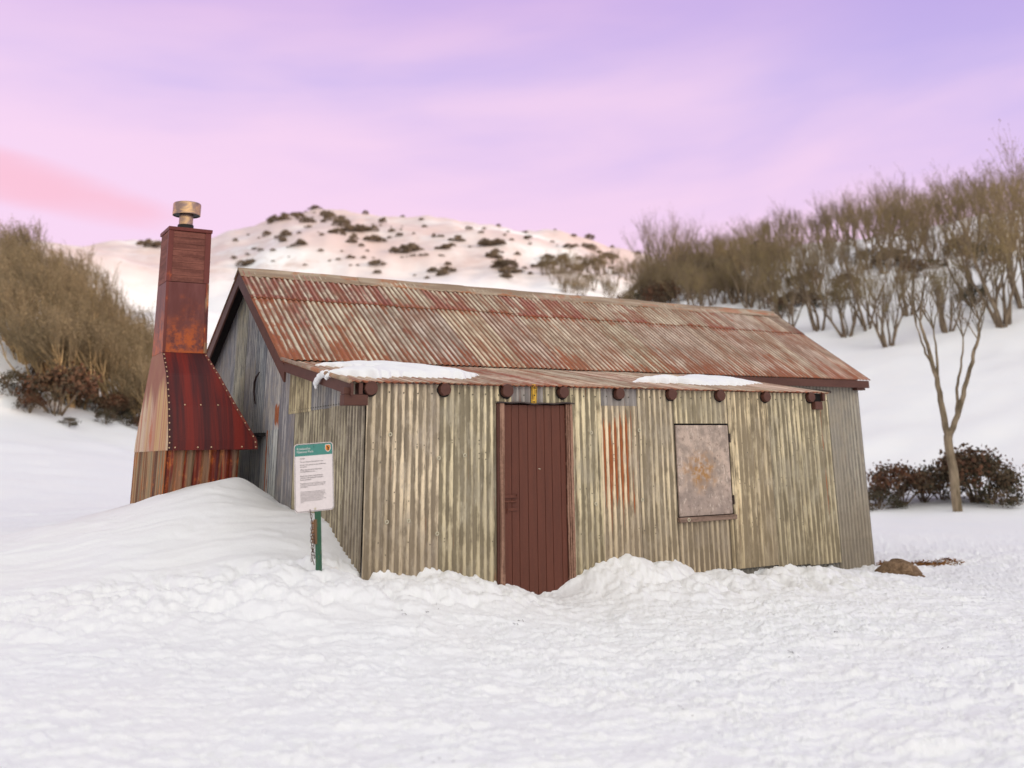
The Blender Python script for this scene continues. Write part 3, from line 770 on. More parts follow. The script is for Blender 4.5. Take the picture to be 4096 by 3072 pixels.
# brush with chain hung beside the post
br = tag(empty('boot_brush', (-.485, -.14, .72)), 'brown scrubbing brush on a rusty chain hanging beside the sign post', 'brush')
br.rotation_euler = (0, R(-3.6), R(-6))
b = MB(); b.box((-.014, -.012, .12), (.012, .012, .33)); b.build('brush_back', M['brush'], br, bevel=.005)
b = MB(); q = random.Random(2)
for i in range(160):
    z = q.uniform(.13, .32); y = q.uniform(-.010, .010); b.tube([(-.014, y, z), (-.030 - q.uniform(0, .006), y + q.uniform(-.003, .003), z + q.uniform(-.004, .004))], .0012, 3, caps=False)
b.build('bristles', M['straw'], br)
b = MB()
def link(c, L, wd, rot):
    pts = []
    for i in range(11):
        a = 2 * PI * i / 10; p = Vector((wd * math.cos(a), 0, L * math.sin(a))); p = Matrix.Rotation(rot, 3, 'Z') @ p; pts.append(Vector(c) + p)
    b.tube(pts, .0026, 5, caps=False)
for k in range(15): link((-.040 + .004 * math.sin(k * .7), -.02, .36 - .026 * k), .017, .0085, (k % 2) * 1.3 + .2)
for k in range(8): link((-.022 + .005 * math.sin(k), -.022, .20 - .026 * k), .017, .0085, (k % 2) * 1.3 + .5)
b.tube([(-.05, -.02, .42), (-.044, -.02, .37)], .004, 5); b.tube([(-.035, -.02, 0.0), (-.02, -.02, -.05)], .004, 5)
b.build('chain', M['chain'], br)

# ================================================================== SNOW LYING ON THE LEAN-TO ROOF
def roof_snow(top, bot, label, T=.05, seed=1, hang=None):
    """snow slab between two (x, y) outlines on the lean-to roof; thickness follows an ellipse"""
    q = random.Random(seed); b = MB()
    tx, ty = zip(*top); bx_, by_ = zip(*bot)
    xa, xb_ = max(tx[0], bx_[0]) , min(tx[-1], bx_[-1]); n = int((xb_ - xa) / .012); m = 12; vs = []
    for i in range(n + 1):
        x = xa + (xb_ - xa) * i / n
        e = min(1, 4.5 * min(i / n, 1 - i / n)) ** .6
        y1 = np.interp(x, tx, ty); y0 = np.interp(x, bx_, by_)
        y0 += .035 * math.cos(2 * PI * x / .152) * (.6 + .4 * math.sin(x * 5)) + .03 * math.sin(x * 11 + seed)
        ym = .5 * (y0 + y1); y0 = ym + (y0 - ym) * max(.12, e); y1 = ym + (y1 - ym) * max(.12, e)
        for j in range(m + 1):
            s = j / m; y = y0 + (y1 - y0) * s
            h = T * e * (max(0, 1 - abs(2 * s - 1) ** 3.0)) ** .5 * (1 + .2 * math.sin(x * 6 + s * 4) + .1 * math.sin(x * 23 + s * 9))
            v_ = (y + .071) / 2.201; zb_ = 2.265 + v_ * (ztop(x) - 2.265)
            vs.append((x, y, zb_ + .013 + h + (-.02 if j in (0, m) else 0)))
    b.add(vs, [(i*(m+1)+j, (i+1)*(m+1)+j, (i+1)*(m+1)+j+1, i*(m+1)+j+1) for i in range(n) for j in range(m)])
    if hang:
        for pts, rad in hang:
            P_ = [Vector(p) for p in pts]; out = []; rr2 = []
            for i in range(len(P_) - 1):
                for k in range(5):
                    out.append(P_[i].lerp(P_[i+1], k / 5) + Vector((q.uniform(-.006, .006), q.uniform(-.006, .006), q.uniform(-.004, .004)))); rr2.append((rad[i] + (rad[i+1] - rad[i]) * k / 5) * q.uniform(.8, 1.2))
            b.tube(out, rr2, 8)
    return tag(b.build('roof_snow', M['snow'], None, smooth=True), label, 'snow', 'snow patches left on the lean-to roof')
roof_snow([(.02, 1.62), (.13, 1.745), (.551, 1.84), (1.05, 1.93), (1.255, 1.72), (1.51, 1.90), (1.72, 1.85)], [(.02, 1.46), (.34, 1.42), (.82, 1.50), (1.19, 1.50), (1.33, 1.45), (1.64, 1.60), (1.72, 1.68)],
          'thin upper snow strip under the main eave at the left of the lean-to roof', .05, 1)
roof_snow([(-.215, .70), (.123, .93), (.515, 1.08), (1.026, 1.16), (1.388, 1.08), (1.70, .92)], [(-.215, .45), (-.03, .35), (.25, .30), (.618, .44), (1.02, .44), (1.384, .50), (1.70, .80)],
          'long lower snow slab curling over the left edge of the lean-to roof', .08, 2,
          [([(-.19, .58, 2.405), (-.232, .66, 2.375), (-.238, .74, 2.335), (-.235, .80, 2.295), (-.23, .77, 2.25)], [.036, .034, .028, .022, .009]),
           ([(-.20, .46, 2.385), (-.232, .47, 2.345), (-.235, .47, 2.325)], [.03, .022, .01])])
roof_snow([(3.66, .66), (3.86, .76), (4.10, .80), (4.485, .90), (4.888, 1.14), (5.465, 1.26), (5.95, 1.35), (6.08, .95)], [(3.66, .58), (3.8, .6), (4.1, .62), (4.388, .61), (4.489, .50), (4.864, .466), (5.384, .58), (6.08, .76)],
          'snow slab on the right half of the lean-to roof above the shuttered window', .075, 3)

# ================================================================== TERRAIN
CAM = np.array([-3.65, -9.0104, 1.5692]); YAW = -.5682
def smooth(a, b, x):
    t = np.clip((x - a) / (b - a), 0, 1); return t * t * (3 - 2 * t)
def _h(ix, iy, s):
    n = (ix.astype(np.int64) * 374761393 + iy.astype(np.int64) * 668265263 + s * 1442695041) & 0x7fffffff
    n = ((n ^ (n >> 13)) * 1274126177) & 0x7fffffff
    return ((n ^ (n >> 16)) & 0xffff) / 65535.0
def vnoise(x, y, s=0):
    ix = np.floor(x); iy = np.floor(y); fx = x - ix; fy = y - iy
    fx = fx*fx*fx*(fx*(fx*6-15)+10); fy = fy*fy*fy*(fy*(fy*6-15)+10)
    a = _h(ix, iy, s); b = _h(ix+1, iy, s); c = _h(ix, iy+1, s); d = _h(ix+1, iy+1, s)
    return (a*(1-fx)+b*fx)*(1-fy) + (c*(1-fx)+d*fx)*fy - .5
def fbm(x, y, s=0, oct_=4, g=.5):
    r = 0; k = 1
    for o in range(oct_):
        r = r + k * vnoise(x * 2**o + 17.3*o, y * 2**o - 9.1*o, s + o); k *= g
    return r
def clods(x, y, s=0):
    """rounded lumps: one dome per cell, random size"""
    ix = np.floor(x); iy = np.floor(y); best = np.zeros_like(x)
    for dx in (-1, 0, 1):
        for dy in (-1, 0, 1):
            cx = ix + dx; cy = iy + dy
            px = cx + _h(cx, cy, s); py = cy + _h(cx, cy, s + 1); rd = .35 + .55 * _h(cx, cy, s + 2)
            d2 = ((x - px)**2 + (y - py)**2) / rd**2
            best = np.maximum(best, np.sqrt(np.clip(1 - d2, 0, 1)) * rd)
    return best

AZ = np.array([-180, -140, -100, -60, -40, -28.6, -25, -22.2, -19, -15.2, -12.3, -7.6, -3.5, .2, 2.7, 5.1, 7.9, 15.4, 24.8, 40, 60, 100, 140, 180.])
RR = np.array([0, 14, 18, 22, 30, 35, 45, 60, 75, 100, 120, 160, 250, 350, 450, 600, 900, 1600.])
back = [0, 0, .1, .3, 1.0, 1.6, 3.2, 8, 14, 25, 32, 38, 40, 40, 40, 38, 36, 30]  # unseen ridge behind the view, added to shade the valley from low sun
side = [0, .3, .5, .8, 1.8, 2.6, 5, 9, 13, 19, 23, 28, 40, 50, 55, 50, 45, 40]
TB = {
 -180: back, -140: back, -100: side, -60: [0, .6, .8, 1.0, 2.2, 3.2, 7, 12, 15, 18, 19, 22, 35, 48, 55, 52, 45, 40],
 -40: [0, .6, .8, 1.0, 2.3, 3.3, 7.5, 12.5, 15, 17, 17, 16, 36, 58, 70, 65, 50, 40],
 -28.6: [0, .5, .70, .95, 2.1, 3.2, 6.8, 11.7, 13, 13, 12, 15, 42, 68, 86, 80, 60, 40],
 -25: [0, .5, .72, .92, 1.9, 2.7, 5.6, 9.6, 11, 11, 10, 15, 40, 68, 94, 88, 60, 40],
 -22.2: [0, .5, .75, .9, 1.6, 2.15, 4.2, 7.5, 8.5, 8.5, 9, 15, 40, 68, 97, 90, 60, 40],
 -19: [0, .5, .75, .9, 1.4, 1.8, 3.2, 5.5, 6.5, 8, 9, 15, 42, 70, 102, 95, 60, 40],
 -15.2: [0, .5, .7, .8, 1.1, 1.4, 2.4, 4, 5, 7, 9, 16, 46, 78, 111, 98, 60, 40],
 -12.3: [0, .5, .6, .7, 1.0, 1.3, 2.2, 3.6, 5, 7, 9, 16, 47, 79, 114, 99, 60, 40],
 -7.6: [0, .4, .5, .6, .9, 1.2, 2.1, 3.5, 5, 7, 10, 17, 48, 78, 113.5, 99, 60, 40],
 -3.5: [0, .3, .4, .5, .8, 1.1, 2.2, 4, 6, 9, 11, 18, 48, 77, 112, 98, 60, 40],
 .2: [0, .2, .2, .4, .7, 1.0, 2.4, 5, 7, 10, 12, 19, 48, 75, 109, 95, 60, 40],
 2.7: [0, .1, .1, .2, .6, .9, 2.4, 5.4, 8.5, 13, 16, 20, 45, 70, 103, 90, 60, 40],
 5.1: [0, 0, 0, .1, .5, .8, 2.4, 5.8, 10.5, 17, 20, 22, 42, 66, 96, 85, 60, 40],
 7.9: [0, -.1, -.1, 0, .4, .8, 2.5, 6.2, 12, 20, 23, 24, 40, 62, 90, 80, 60, 40],
 15.4: [0, -.2, -.2, -.1, .15, .7, 2.8, 7.6, 13.4, 21.5, 25, 26, 36, 55, 76, 70, 55, 40],
 24.8: [0, -.25, -.25, -.15, .0, .7, 3.3, 9.0, 15, 23, 27, 28, 36, 52, 70, 65, 50, 40],
 40: [0, -.2, -.1, .1, .6, 1.4, 4, 9.5, 15, 23, 27, 30, 38, 52, 66, 60, 50, 40],
 60: [0, -.1, .1, .3, 1.0, 1.8, 4.5, 9.5, 15, 23, 28, 32, 40, 50, 60, 55, 48, 40],
 100: [0, 0, .1, .3, 1.2, 2, 4.5, 9, 14, 22, 27, 33, 40, 45, 48, 45, 42, 40],
 140: back, 180: back }
TAB = np.array([TB[a if a != int(a) else int(a)] for a in AZ.tolist()], float)

# control points of the snow round the hut (x, y, z)
CP = [
 # along the foot of the front wall
 (0,0,.54),(.28,0,.53),(.72,0,.48),(1.05,0,.44),(1.35,-.02,.40),(1.47,-.04,.335),(1.66,-.05,.29),(1.80,-.06,.21),(2.08,-.06,.18),(2.33,-.05,.30),(2.46,-.03,.37),(2.7,0,.425),(3.0,0,.45),(3.44,0,.385),(3.72,0,.32),(4.1,0,.235),(4.5,0,.22),(4.82,0,.14),(5.1,0,.19),(5.7,0,.175),(6.3,0,.13),
 # along the gable
 (0,.2,.585),(0,.4,.69),(0,.6,.79),(0,.85,.915),(0,1.2,1.0),(-.02,1.93,1.03),(-.02,2.4,1.08),(-.02,2.93,1.14),
 # firebox front and the top of the drift
 (-1.2,2.95,1.2),(-.96,2.95,1.275),(-.69,2.93,1.32),(-.55,2.85,1.34),(-.42,2.75,1.40),(-.3,2.7,1.33),(-1.2,4.9,1.03),(-1.16,4.0,1.1),
 (-2.05,3.6,.95),(-2.7,3.6,.82),(-3.6,3.5,.7),(-5,3.5,.62),(-2.0,5.5,.72),(-3,6.5,.6),(-1,6.5,.8),(-4,8,.75),
 # face of the drift and the ground to its left
 (-.8,1.8,1.12),(-1.5,1.8,.95),(-.35,1.0,.90),(-.9,1.0,.84),(-.3,.3,.68),(-.55,0,.64),(-1.0,.2,.62),(-.5,-.4,.52),(-1.2,-.5,.46),(-2,1,.68),(-3,1.2,.58),(-2.2,-.3,.44),(-3.2,-.4,.38),(-4.5,0,.5),(-6,1,.6),
 # in front
 (0,-.5,.44),(.6,-.5,.40),(1.2,-.5,.33),(2.0,-.45,.16),(2.9,-.45,.29),(3.6,-.5,.22),(4.5,-.5,.14),(5.5,-.5,.1),(6.5,-.4,.06),(2.3,-1.2,.13),
 (0,-1.3,.26),(1.2,-1.3,.18),(4,-1.5,.07),(6.5,-1.5,-.05),(-1.5,-1.5,.3),(-3,-2,.26),(-5,-2,.36),
 (-3,-4,.1),(-1,-4,.08),(1,-4,.03),(3,-3.5,0),(6,-3.5,-.1),(9,-3,-.2),(-3.65,-6.5,.0),(-1,-6.5,-.02),(2,-7,-.06),(-3.65,-9,-.02),(-6,-7,.05),(-8,-4,.3),(6,-8,-.15),
 # right hand end
 (7.3,.6,-.02),(7.5,1.8,-.05),(8.4,1.0,-.17),(8.3,2.15,-.21),(9.1,2.2,-.225),(9.55,2.2,-.23),(9.0,.9,-.2),(10,1.6,-.25),(9.9,2.7,-.30),(10.3,3.6,-.34),(11.3,3.4,-.27),(10.9,4.7,-.33),(11.7,4.3,-.25),(12.3,5.0,.16),(11.5,5.9,.22),(13.4,4.6,.02),(14.6,4.0,-.12),(11,1.5,-.22),(13,2,-.22),(12,-1,-.25),(10.5,6.8,.15),(13,8,.05),
 # behind
 (3,3,.3),(6,3,0),(3,7.5,.8),(0,8,.9),(7,8,.5),(9.5,7.6,.3)]
for a in (-45, -36, -28, -20, -12, -4, 4, 10, 16, 22, 28, 36, 45):
    for r in (19., 24.):
        az = R(a) - YAW
        z = [np.interp(r, RR, TAB[i]) for i in range(len(AZ))]
        CP.append((CAM[0] + r * math.sin(az), CAM[1] + r * math.cos(az), float(np.interp(a, AZ, z))))
CP = np.array(CP)
def U_(d2): return .5 * d2 * np.log(d2 + 1e-9)
n = len(CP); d2 = ((CP[:, None, :2] - CP[None, :, :2])**2).sum(-1)
A = np.zeros((n + 3, n + 3)); A[:n, :n] = U_(d2) + np.eye(n) * .02; A[:n, n] = 1; A[:n, n+1:] = CP[:, :2]; A[n:, :n] = A[:n, n:].T
SOL = np.linalg.solve(A, np.concatenate([CP[:, 2], np.zeros(3)]))
def near_h(x, y):
    out = np.empty(x.shape); xf, yf, of = x.ravel(), y.ravel(), out.ravel()
    for s in range(0, xf.size, 60000):
        e = slice(s, s + 60000)
        dd = (xf[e, None] - CP[None, :, 0])**2 + (yf[e, None] - CP[None, :, 1])**2
        of[e] = U_(dd) @ SOL[:n] + SOL[n] + SOL[n+1] * xf[e] + SOL[n+2] * yf[e]
    return of.reshape(x.shape)

def geo(a, b, k):
    r = [a]
    while r[-1] < b: r.append(r[-1] * (1 + k))
    return r
rad = np.array([.4, .8, 1.3, 1.9, 2.5, 3.0, 3.4] + geo(3.7, 13, .0028)[:-1] + geo(13, 19, .005)[:-1] + geo(19, 60, .012)[:-1] + geo(60, 700, .022)[:-1] + geo(700, 1600, .09))
azd = np.concatenate([np.arange(-180, -34, 3.0), np.arange(-34, -30, .4), np.arange(-30, 27.5, .062), np.arange(27.5, 34, .4), np.arange(34, 180, 3.0)])
NR, NA = len(rad), len(azd)
RG, AG = np.meshgrid(rad, azd, indexing='ij')
TH = np.radians(AG) - YAW
X = CAM[0] + RG * np.sin(TH); Y = CAM[1] + RG * np.cos(TH)
F1 = np.array([np.interp(rad, RR, TAB[i]) for i in range(len(AZ))])      # (az knots, radii)
FAR = np.array([np.interp(azd, AZ, F1[:, j]) for j in range(NR)])         # (radii, az)
def blur(a, k, ax):
    w_ = np.ones(k) / k
    for _ in range(2):
        p = np.concatenate([np.repeat(np.take(a, [0], ax), k//2, ax), a, np.repeat(np.take(a, [-1], ax), k//2, ax)], ax)
        c = np.cumsum(p, ax); z_ = np.zeros_like(np.take(c, [0], ax)); c = np.concatenate([z_, c], ax)
        a = (np.take(c, range(k, c.shape[ax]), ax) - np.take(c, range(0, c.shape[ax] - k), ax)) / k
        a = a[:NR, :NA]
    return a
FS = blur(blur(FAR, 11, 0), 41, 1)
hw = smooth(130, 240, RG)
FS = FS + hw * (fbm(X / 70, Y / 70, 3, 5, .55) * 9 + fbm(X / 30, Y / 30, 8, 4, .5) * 3.2) * smooth(1600, 500, RG)
FS = FS + (1 - hw) * smooth(16, 40, RG) * (fbm(X / 9, Y / 9, 5, 4) * .9)
nm = rad < 30
Z = FS.copy()
ZN = near_h(X[nm], Y[nm]); wn = smooth(15, 24, RG[nm])
Z[nm] = ZN * (1 - wn) + FS[nm] * wn
# small relief of the snow surface
Xn, Yn, Rn = X[nm], Y[nm], RG[nm]
edge = fbm(Xn * .8, Yn * .8, 31, 3)
drift = smooth(.35, .75, Z[nm] + .12 * edge) * smooth(.6, -.6, Xn + .25 * edge) * smooth(-.5, .25, Yn + .35 * edge + .1 * Xn)     # smooth drift by the chimney
frontw = smooth(-1.35, -.5, Yn + .5 * edge) * smooth(.5, .1, Yn) * smooth(7.5, 5.5, Xn) * smooth(-5, -2, Xn)
lefty = smooth(-1.7, -.5, Yn + .6 * edge + .1 * Xn) * smooth(.75, .05, Yn + .7 * edge + .12 * Xn) * smooth(-.2, -1.0, Xn) * .9
lump = np.clip(np.maximum(frontw, lefty), 0, 1) * (1 - .0 * drift)
door_gap = smooth(.55, .25, np.abs(Xn - 2.0)) * smooth(-1.1, -.6, Yn)
lump = lump * (1 - .85 * door_gap)
right_track = smooth(9.5, 11.0, Xn) * smooth(3.4, 2.0, Yn + edge)
cl = clods(Xn / .34 + .5 * edge, Yn / .40, 41) * .085 + clods(Xn / .15, Yn / .17, 45) * .045 + fbm(Xn * 7, Yn * 7, 50, 4, .6) * .05
cx_, sx_ = math.cos(R(-20)), math.sin(R(-20))
ua = Xn * cx_ + Yn * sx_; va = -Xn * sx_ + Yn * cx_
wp = fbm(Xn * 1.3, Yn * 1.3, 58, 3)
n1 = fbm(ua * 2.0 + wp, va * 6.5 + wp, 60, 5, .58)
n2 = fbm(ua * 5.5 + 2 * wp, va * 15 - wp, 66, 4, .6)
crust = np.clip(n1 - .10, 0, .45) * .11 + np.clip(n2 - .12, 0, .5) * .075      # broken wind crust: flat snow with crisp raised scraps
big = fbm(Xn * .8, Yn * .8, 70, 3) * .05
patch = smooth(-.12, .22, fbm(Xn * .55, Yn * .55, 90, 3))
n3 = fbm(ua * 9 + wp * 2, va * 17, 80, 4, .65)
gran = np.clip(n3 - .08, 0, .6) * .075 + clods(Xn / .13, Yn / .14, 85) * .028 * (_h(np.floor(Xn / .13), np.floor(Yn / .14), 86) > .72) + fbm(Xn * 22, Yn * 22, 87, 2) * .010
rough_r = smooth(-2.6, 1.5, Xn + .9 * edge - .25 * (Yn + 4))
base_open = (1 - np.clip(lump, 0, 1)) * (1 - .97 * drift)
fade = 1 - smooth(17, 26, Rn)
det = lump * (cl - .03) + base_open * (crust * (.36 + .22 * rough_r) + big * .6 + gran * (.05 + .24 * patch + .34 * rough_r) + fbm(ua * 26, va * 40, 120, 2) * .007) + right_track * .8 * clods(Xn / .3, Yn / .34, 95) * .09
foot = clods(Xn / .55 + 3, Yn / .62, 99)
det = det - base_open * smooth(.62, .8, foot) * .03 * smooth(-3.5, -1, Xn)
Z[nm] = Z[nm] + det * fade + drift * (fbm(Xn * 1.2, Yn * 1.2, 110, 2) * .05 + fbm(ua * 1.1 + wp, va * 4.5 + wp, 112, 4, .5) * .035)

def ground(az_deg, r):
    i = int(np.clip(np.searchsorted(rad, r) - 1, 0, NR - 2)); j = int(np.clip(np.searchsorted(azd, az_deg) - 1, 0, NA - 2))
    a = (r - rad[i]) / (rad[i+1] - rad[i]); b = (az_deg - azd[j]) / (azd[j+1] - azd[j])
    z = (Z[i, j]*(1-a)+Z[i+1, j]*a)*(1-b) + (Z[i, j+1]*(1-a)+Z[i+1, j+1]*a)*b
    th = R(az_deg) - YAW
    return Vector((CAM[0] + r * math.sin(th), CAM[1] + r * math.cos(th), z))
def ground_xy(x, y):
    dx, dy = x - CAM[0], y - CAM[1]
    a = math.degrees(math.atan2(dx, dy)) + math.degrees(YAW)
    return ground(a, math.hypot(dx, dy)).z
def at_elev(az_deg, el_deg, rmin=150):
    """first radius beyond rmin where the terrain reaches this elevation angle seen over the valley"""
    j = int(np.clip(np.searchsorted(azd, az_deg), 0, NA - 1)); e = np.degrees(np.arctan2(Z[:, j] - CAM[2], rad))
    for i in range(NR):
        if rad[i] > rmin and e[i] >= el_deg: return rad[i]
    return None

verts = np.stack([X, Y, Z], -1).reshape(-1, 3)
verts = np.concatenate([[[CAM[0], CAM[1], Z[0].mean()]], verts])
i0 = (1 + np.arange(NR - 1)[:, None] * NA + np.arange(NA - 1)[None, :])
quads = np.stack([i0, i0 + NA, i0 + NA + 1, i0 + 1], -1).reshape(-1, 4)
iw = 1 + np.arange(NR - 1) * NA + NA - 1
wrap = np.stack([iw, iw + NA, iw + 1, iw + 1 - NA], -1)
quads = np.concatenate([quads, wrap])[:, ::-1]
rmid = RG[:-1, :-1].ravel()
def np_mesh(name, verts, quads, mats, mi=None):
    me = bpy.data.meshes.new(name)
    me.vertices.add(len(verts)); me.vertices.foreach_set('co', verts.astype(np.float32).ravel())
    me.loops.add(quads.size); me.loops.foreach_set('vertex_index', quads.astype(np.int32).ravel())
    me.polygons.add(len(quads)); me.polygons.foreach_set('loop_start', np.arange(0, quads.size, 4, dtype=np.int32))
    me.polygons.foreach_set('loop_total', np.full(len(quads), 4, np.int32))
    for m in mats: me.materials.append(m)
    if mi is not None: me.polygons.foreach_set('material_index', mi.astype(np.int32))
    me.polygons.foreach_set('use_smooth', np.ones(len(quads), bool))
    me.update(calc_edges=True); me.validate()
    o = bpy.data.objects.new(name, me); col.objects.link(o); return o
mi = (np.concatenate([rmid, RG[:-1, 0]]) > 60).astype(int)
tag(np_mesh('snow_ground', verts, quads, [M['snow'], M['snow_far']], mi), kind='structure')

# ================================================================== rock, dry grass and litter at the right end
def rock(name, loc, s, seed, label):
    q = random.Random(seed); b = MB(); n, m = 14, 8; vs = []
    for j in range(m + 1):
        a = PI * .5 * j / m
        for i in range(n):
            t = 2 * PI * i / n; k = 1 + .22 * math.sin(t * 2 + seed) + q.uniform(-.10, .10)
            vs.append((s[0] * k * math.cos(a) * math.cos(t), s[1] * k * math.cos(a) * math.sin(t), s[2] * math.sin(a) ** 1.5 * (1 + q.uniform(-.08, .08)) - .04))
    b.add(vs, [(j*n+i, j*n+(i+1)%n, (j+1)*n+(i+1)%n, (j+1)*n+i) for j in range(m) for i in range(n)])
    o = b.build(name, M['rock']); o.location = loc
    return tag(o, label, 'rock')
gx, gy = 8.72, 1.10
rock('rock', (gx, gy, ground_xy(gx, gy) + .01), (.24, .32, .22), 4, 'small brown rock showing through snow beside the right end of the hut')
b = MB(); q = random.Random(9)
for i in range(1500):
    t = q.random(); x = 9.55 + 1.0 * t + q.gauss(0, .10); y = 2.12 - .55 * t + q.gauss(0, .12)
    if x < 9.58 and y > 2.16: continue
    z = ground_xy(x, y) - .01; a = q.uniform(0, 2 * PI); L = q.uniform(.05, .13); d = Vector((math.cos(a) * .7 + .3, math.sin(a) * .7, q.uniform(.15, .7))).normalized()
    p = Vector((x, y, z)); s = d.cross(Vector((0, 0, 1))).normalized() * .004
    b.add([p - s, p + s, p + d * L * .6 + s * .7 + Vector((0, 0, .0)), p + d * L + Vector((.02, 0, -.02))], [(0, 1, 2, 3)])
tag(b.build('dry_grass', M['straw']), kind='stuff')
b = MB(); q = random.Random(21)
for k in range(11):
    az = q.uniform(-12, 20); r = q.uniform(5.2, 10.5); p = ground(az, r)
    for i in range(q.randint(1, 5)):
        c = Vector((p.x + q.gauss(0, .05), p.y + q.gauss(0, .04), 0)); c.z = ground_xy(c.x, c.y) + .006
        a = q.uniform(0, PI); L = q.uniform(.006, .02); dv = Vector((math.cos(a) * L, math.sin(a) * L, q.uniform(-.002, .006)))
        b.tube([c - dv, c + Vector((0, 0, .003)), c + dv], .0016, 4)
tag(b.build('debris', M['iron']), kind='stuff')

# ================================================================== VEGETATION
def m_bark(name, c1, c2):
    t = NT(name); o = t.obj(); n1 = t.noise(t.vmul(o, (6, 6, 1.6)), 1, 4, .6)
    return t.done(t.mix(t.ss(n1, .35, .65), c1, c2), .85, 0, None, .2)
def m_leaf(name, c1, c2, c3):
    t = NT(name); o = t.obj(); n1 = t.noise(o, .9, 3, .6); n2 = t.noise(o, 7, 2, .6)
    colr = t.mix(t.ss(n1, .35, .65), c1, c2); colr = t.mix(t.ss(n2, .5, .7), colr, c3)
    return t.done(colr, .8, 0, None, .2)
BARK_R = m_bark('grey_brown_bark', lin(136, 120, 100), lin(98, 84, 70))
TWIG_R = m_leaf('grey_olive_twigs', lin(118, 102, 84), lin(138, 122, 86), lin(90, 80, 68))
BARK_P = m_bark('pale_bark', lin(146, 130, 108), lin(98, 86, 68))
BARK_L = m_bark('tan_bark', lin(190, 164, 122), lin(150, 126, 92))
TWIG_L = m_leaf('brown_olive_twigs', lin(136, 120, 94), lin(116, 102, 80), lin(158, 140, 106))
SHRUB = m_leaf('dark_shrub_leaf', lin(80, 78, 62), lin(98, 80, 62), lin(62, 62, 52))
SHRUB_R = m_leaf('russet_shrub_leaf', lin(106, 72, 54), lin(84, 70, 54), lin(78, 78, 64))
SHRUB_H = m_leaf('hill_shrub_leaf', lin(120, 104, 88), lin(104, 92, 78), lin(140, 122, 96))

def grow(seed, H, stems, spread, lean=(0, 0, 0), maxl=3, kids=(4, 4, 5), r0=.10, leaf=2, upright=.5, leafsize=.07, first=.42):
    q = random.Random(seed); T = MB(); C = MB(); lean = Vector(lean)
    def br_(p, d, L, r, lvl):
        n = 5 if lvl == 0 else 3 if lvl < maxl else 2
        pts = [p.copy()]; rs = [r]; dd = d.copy()
        for i in range(n):
            dd = (dd + Vector((q.gauss(0, .10), q.gauss(0, .10), q.gauss(0, .05) + upright * .10)) + lean * .05).normalized()
            pts.append(pts[-1] + dd * (L / n)); rs.append(r * (1 - .55 * (i + 1) / n))
        (T if lvl <= 1 else C).tube(pts, rs, 6 if lvl == 0 else 4 if lvl == 1 else 3, caps=False)
        if lvl < maxl:
            for k in range(kids[min(lvl, len(kids) - 1)]):
                t = q.uniform(.45, 1.0) if k else 1.0; f = t * n; i = min(int(f), n - 1)
                pp = pts[i].lerp(pts[i+1], f - i); a = q.uniform(0, 2 * PI); sp = spread * q.uniform(.4, 1.1) * (.6 if k == 0 else 1)
                side_ = Vector((math.cos(a), math.sin(a), 0))
                nd = (dd + side_ * sp + Vector((0, 0, upright * .35)) + lean * .12).normalized()
                br_(pp, nd, L * q.uniform(.50, .78), max(.006, rs[i] * q.uniform(.5, .66)), lvl + 1)
        else:
            for k in range(leaf):
                t = q.uniform(.2, 1); pp = pts[0].lerp(pts[-1], t); s = leafsize * q.uniform(.6, 1.5)
                u = Vector((q.gauss(0, 1), q.gauss(0, 1), q.gauss(0, 1))).normalized(); v = (dd + Vector((q.gauss(0, .5), q.gauss(0, .5), q.gauss(0, .4)))).normalized()
                C.add([pp - u * s * .35, pp + v * s * .7 - u * s * .1, pp + u * s * .35 + v * s, pp + v * s * 1.7], [(0, 1, 2, 3)])
    for i in range(stems):
        a = 2 * PI * i / stems + q.uniform(-.4, .4); sp = spread * q.uniform(.35, 1.15)
        d = (Vector((math.cos(a) * sp, math.sin(a) * sp, 1)) + lean * .5).normalized()
        br_(Vector((math.cos(a) * .18, math.sin(a) * .18, -.4)), d, H * first * q.uniform(.85, 1.1), r0 * q.uniform(.7, 1.15), 0)
    return T, C
def tree_proto(name, T, C, bark, twig):
    root = empty(name, (0, 0, -500)); T.build('trunk', bark, root, smooth=True); C.build('crown', twig, root)
    return root
used = set()
def place(root, loc, rz, s, label, cat, group):
    if root.name not in used:
        used.add(root.name); o = root
    else:
        o = root.copy(); col.objects.link(o)
        for ch in root.children:
            c = ch.copy(); col.objects.link(c); c.parent = o
    o.location = loc; o.rotation_euler = (0, 0, rz); o.scale = (s, s, s)
    tag(o, label, cat, group); return o

GUM = [tree_proto('snow_gum', *grow(100 + i, 7.4, (6, 5, 7, 4)[i], (.50, .58, .46, .62)[i], leaf=2, upright=(.62, .45, .75, .35)[i], r0=.12, kids=((5, 5, 5), (4, 5, 5), (5, 4, 5), (4, 5, 6))[i], leafsize=.10, first=(.38, .44, .34, .42)[i]), BARK_R, TWIG_R) for i in range(4)]
LEFTG = [tree_proto('snow_gum', *grow(200 + i, 5.2, (5, 6, 4)[i], (.5, .42, .6)[i], lean=(-.55, .2, 0), leaf=2, upright=.6, r0=.08, kids=(5, 6, 6), leafsize=.075), BARK_L, TWIG_L) for i in range(3)]
q = random.Random(77)
ORD = 'first second third fourth fifth sixth seventh eighth ninth tenth'.split()
def azx(xd):     # bearing of a place along the skyline, in degrees right of the view axis
    return float(np.interp(xd, [0, 300, 600, 900, 1200, 1500, 1800, 2212], [-28.59, -22.18, -15.15, -7.62, .17, 7.94, 15.42, 24.83])) if 0 <= xd <= 2212 else (24.83 + (xd - 2212) * .0215 if xd > 2212 else -28.59 + xd * .0214)
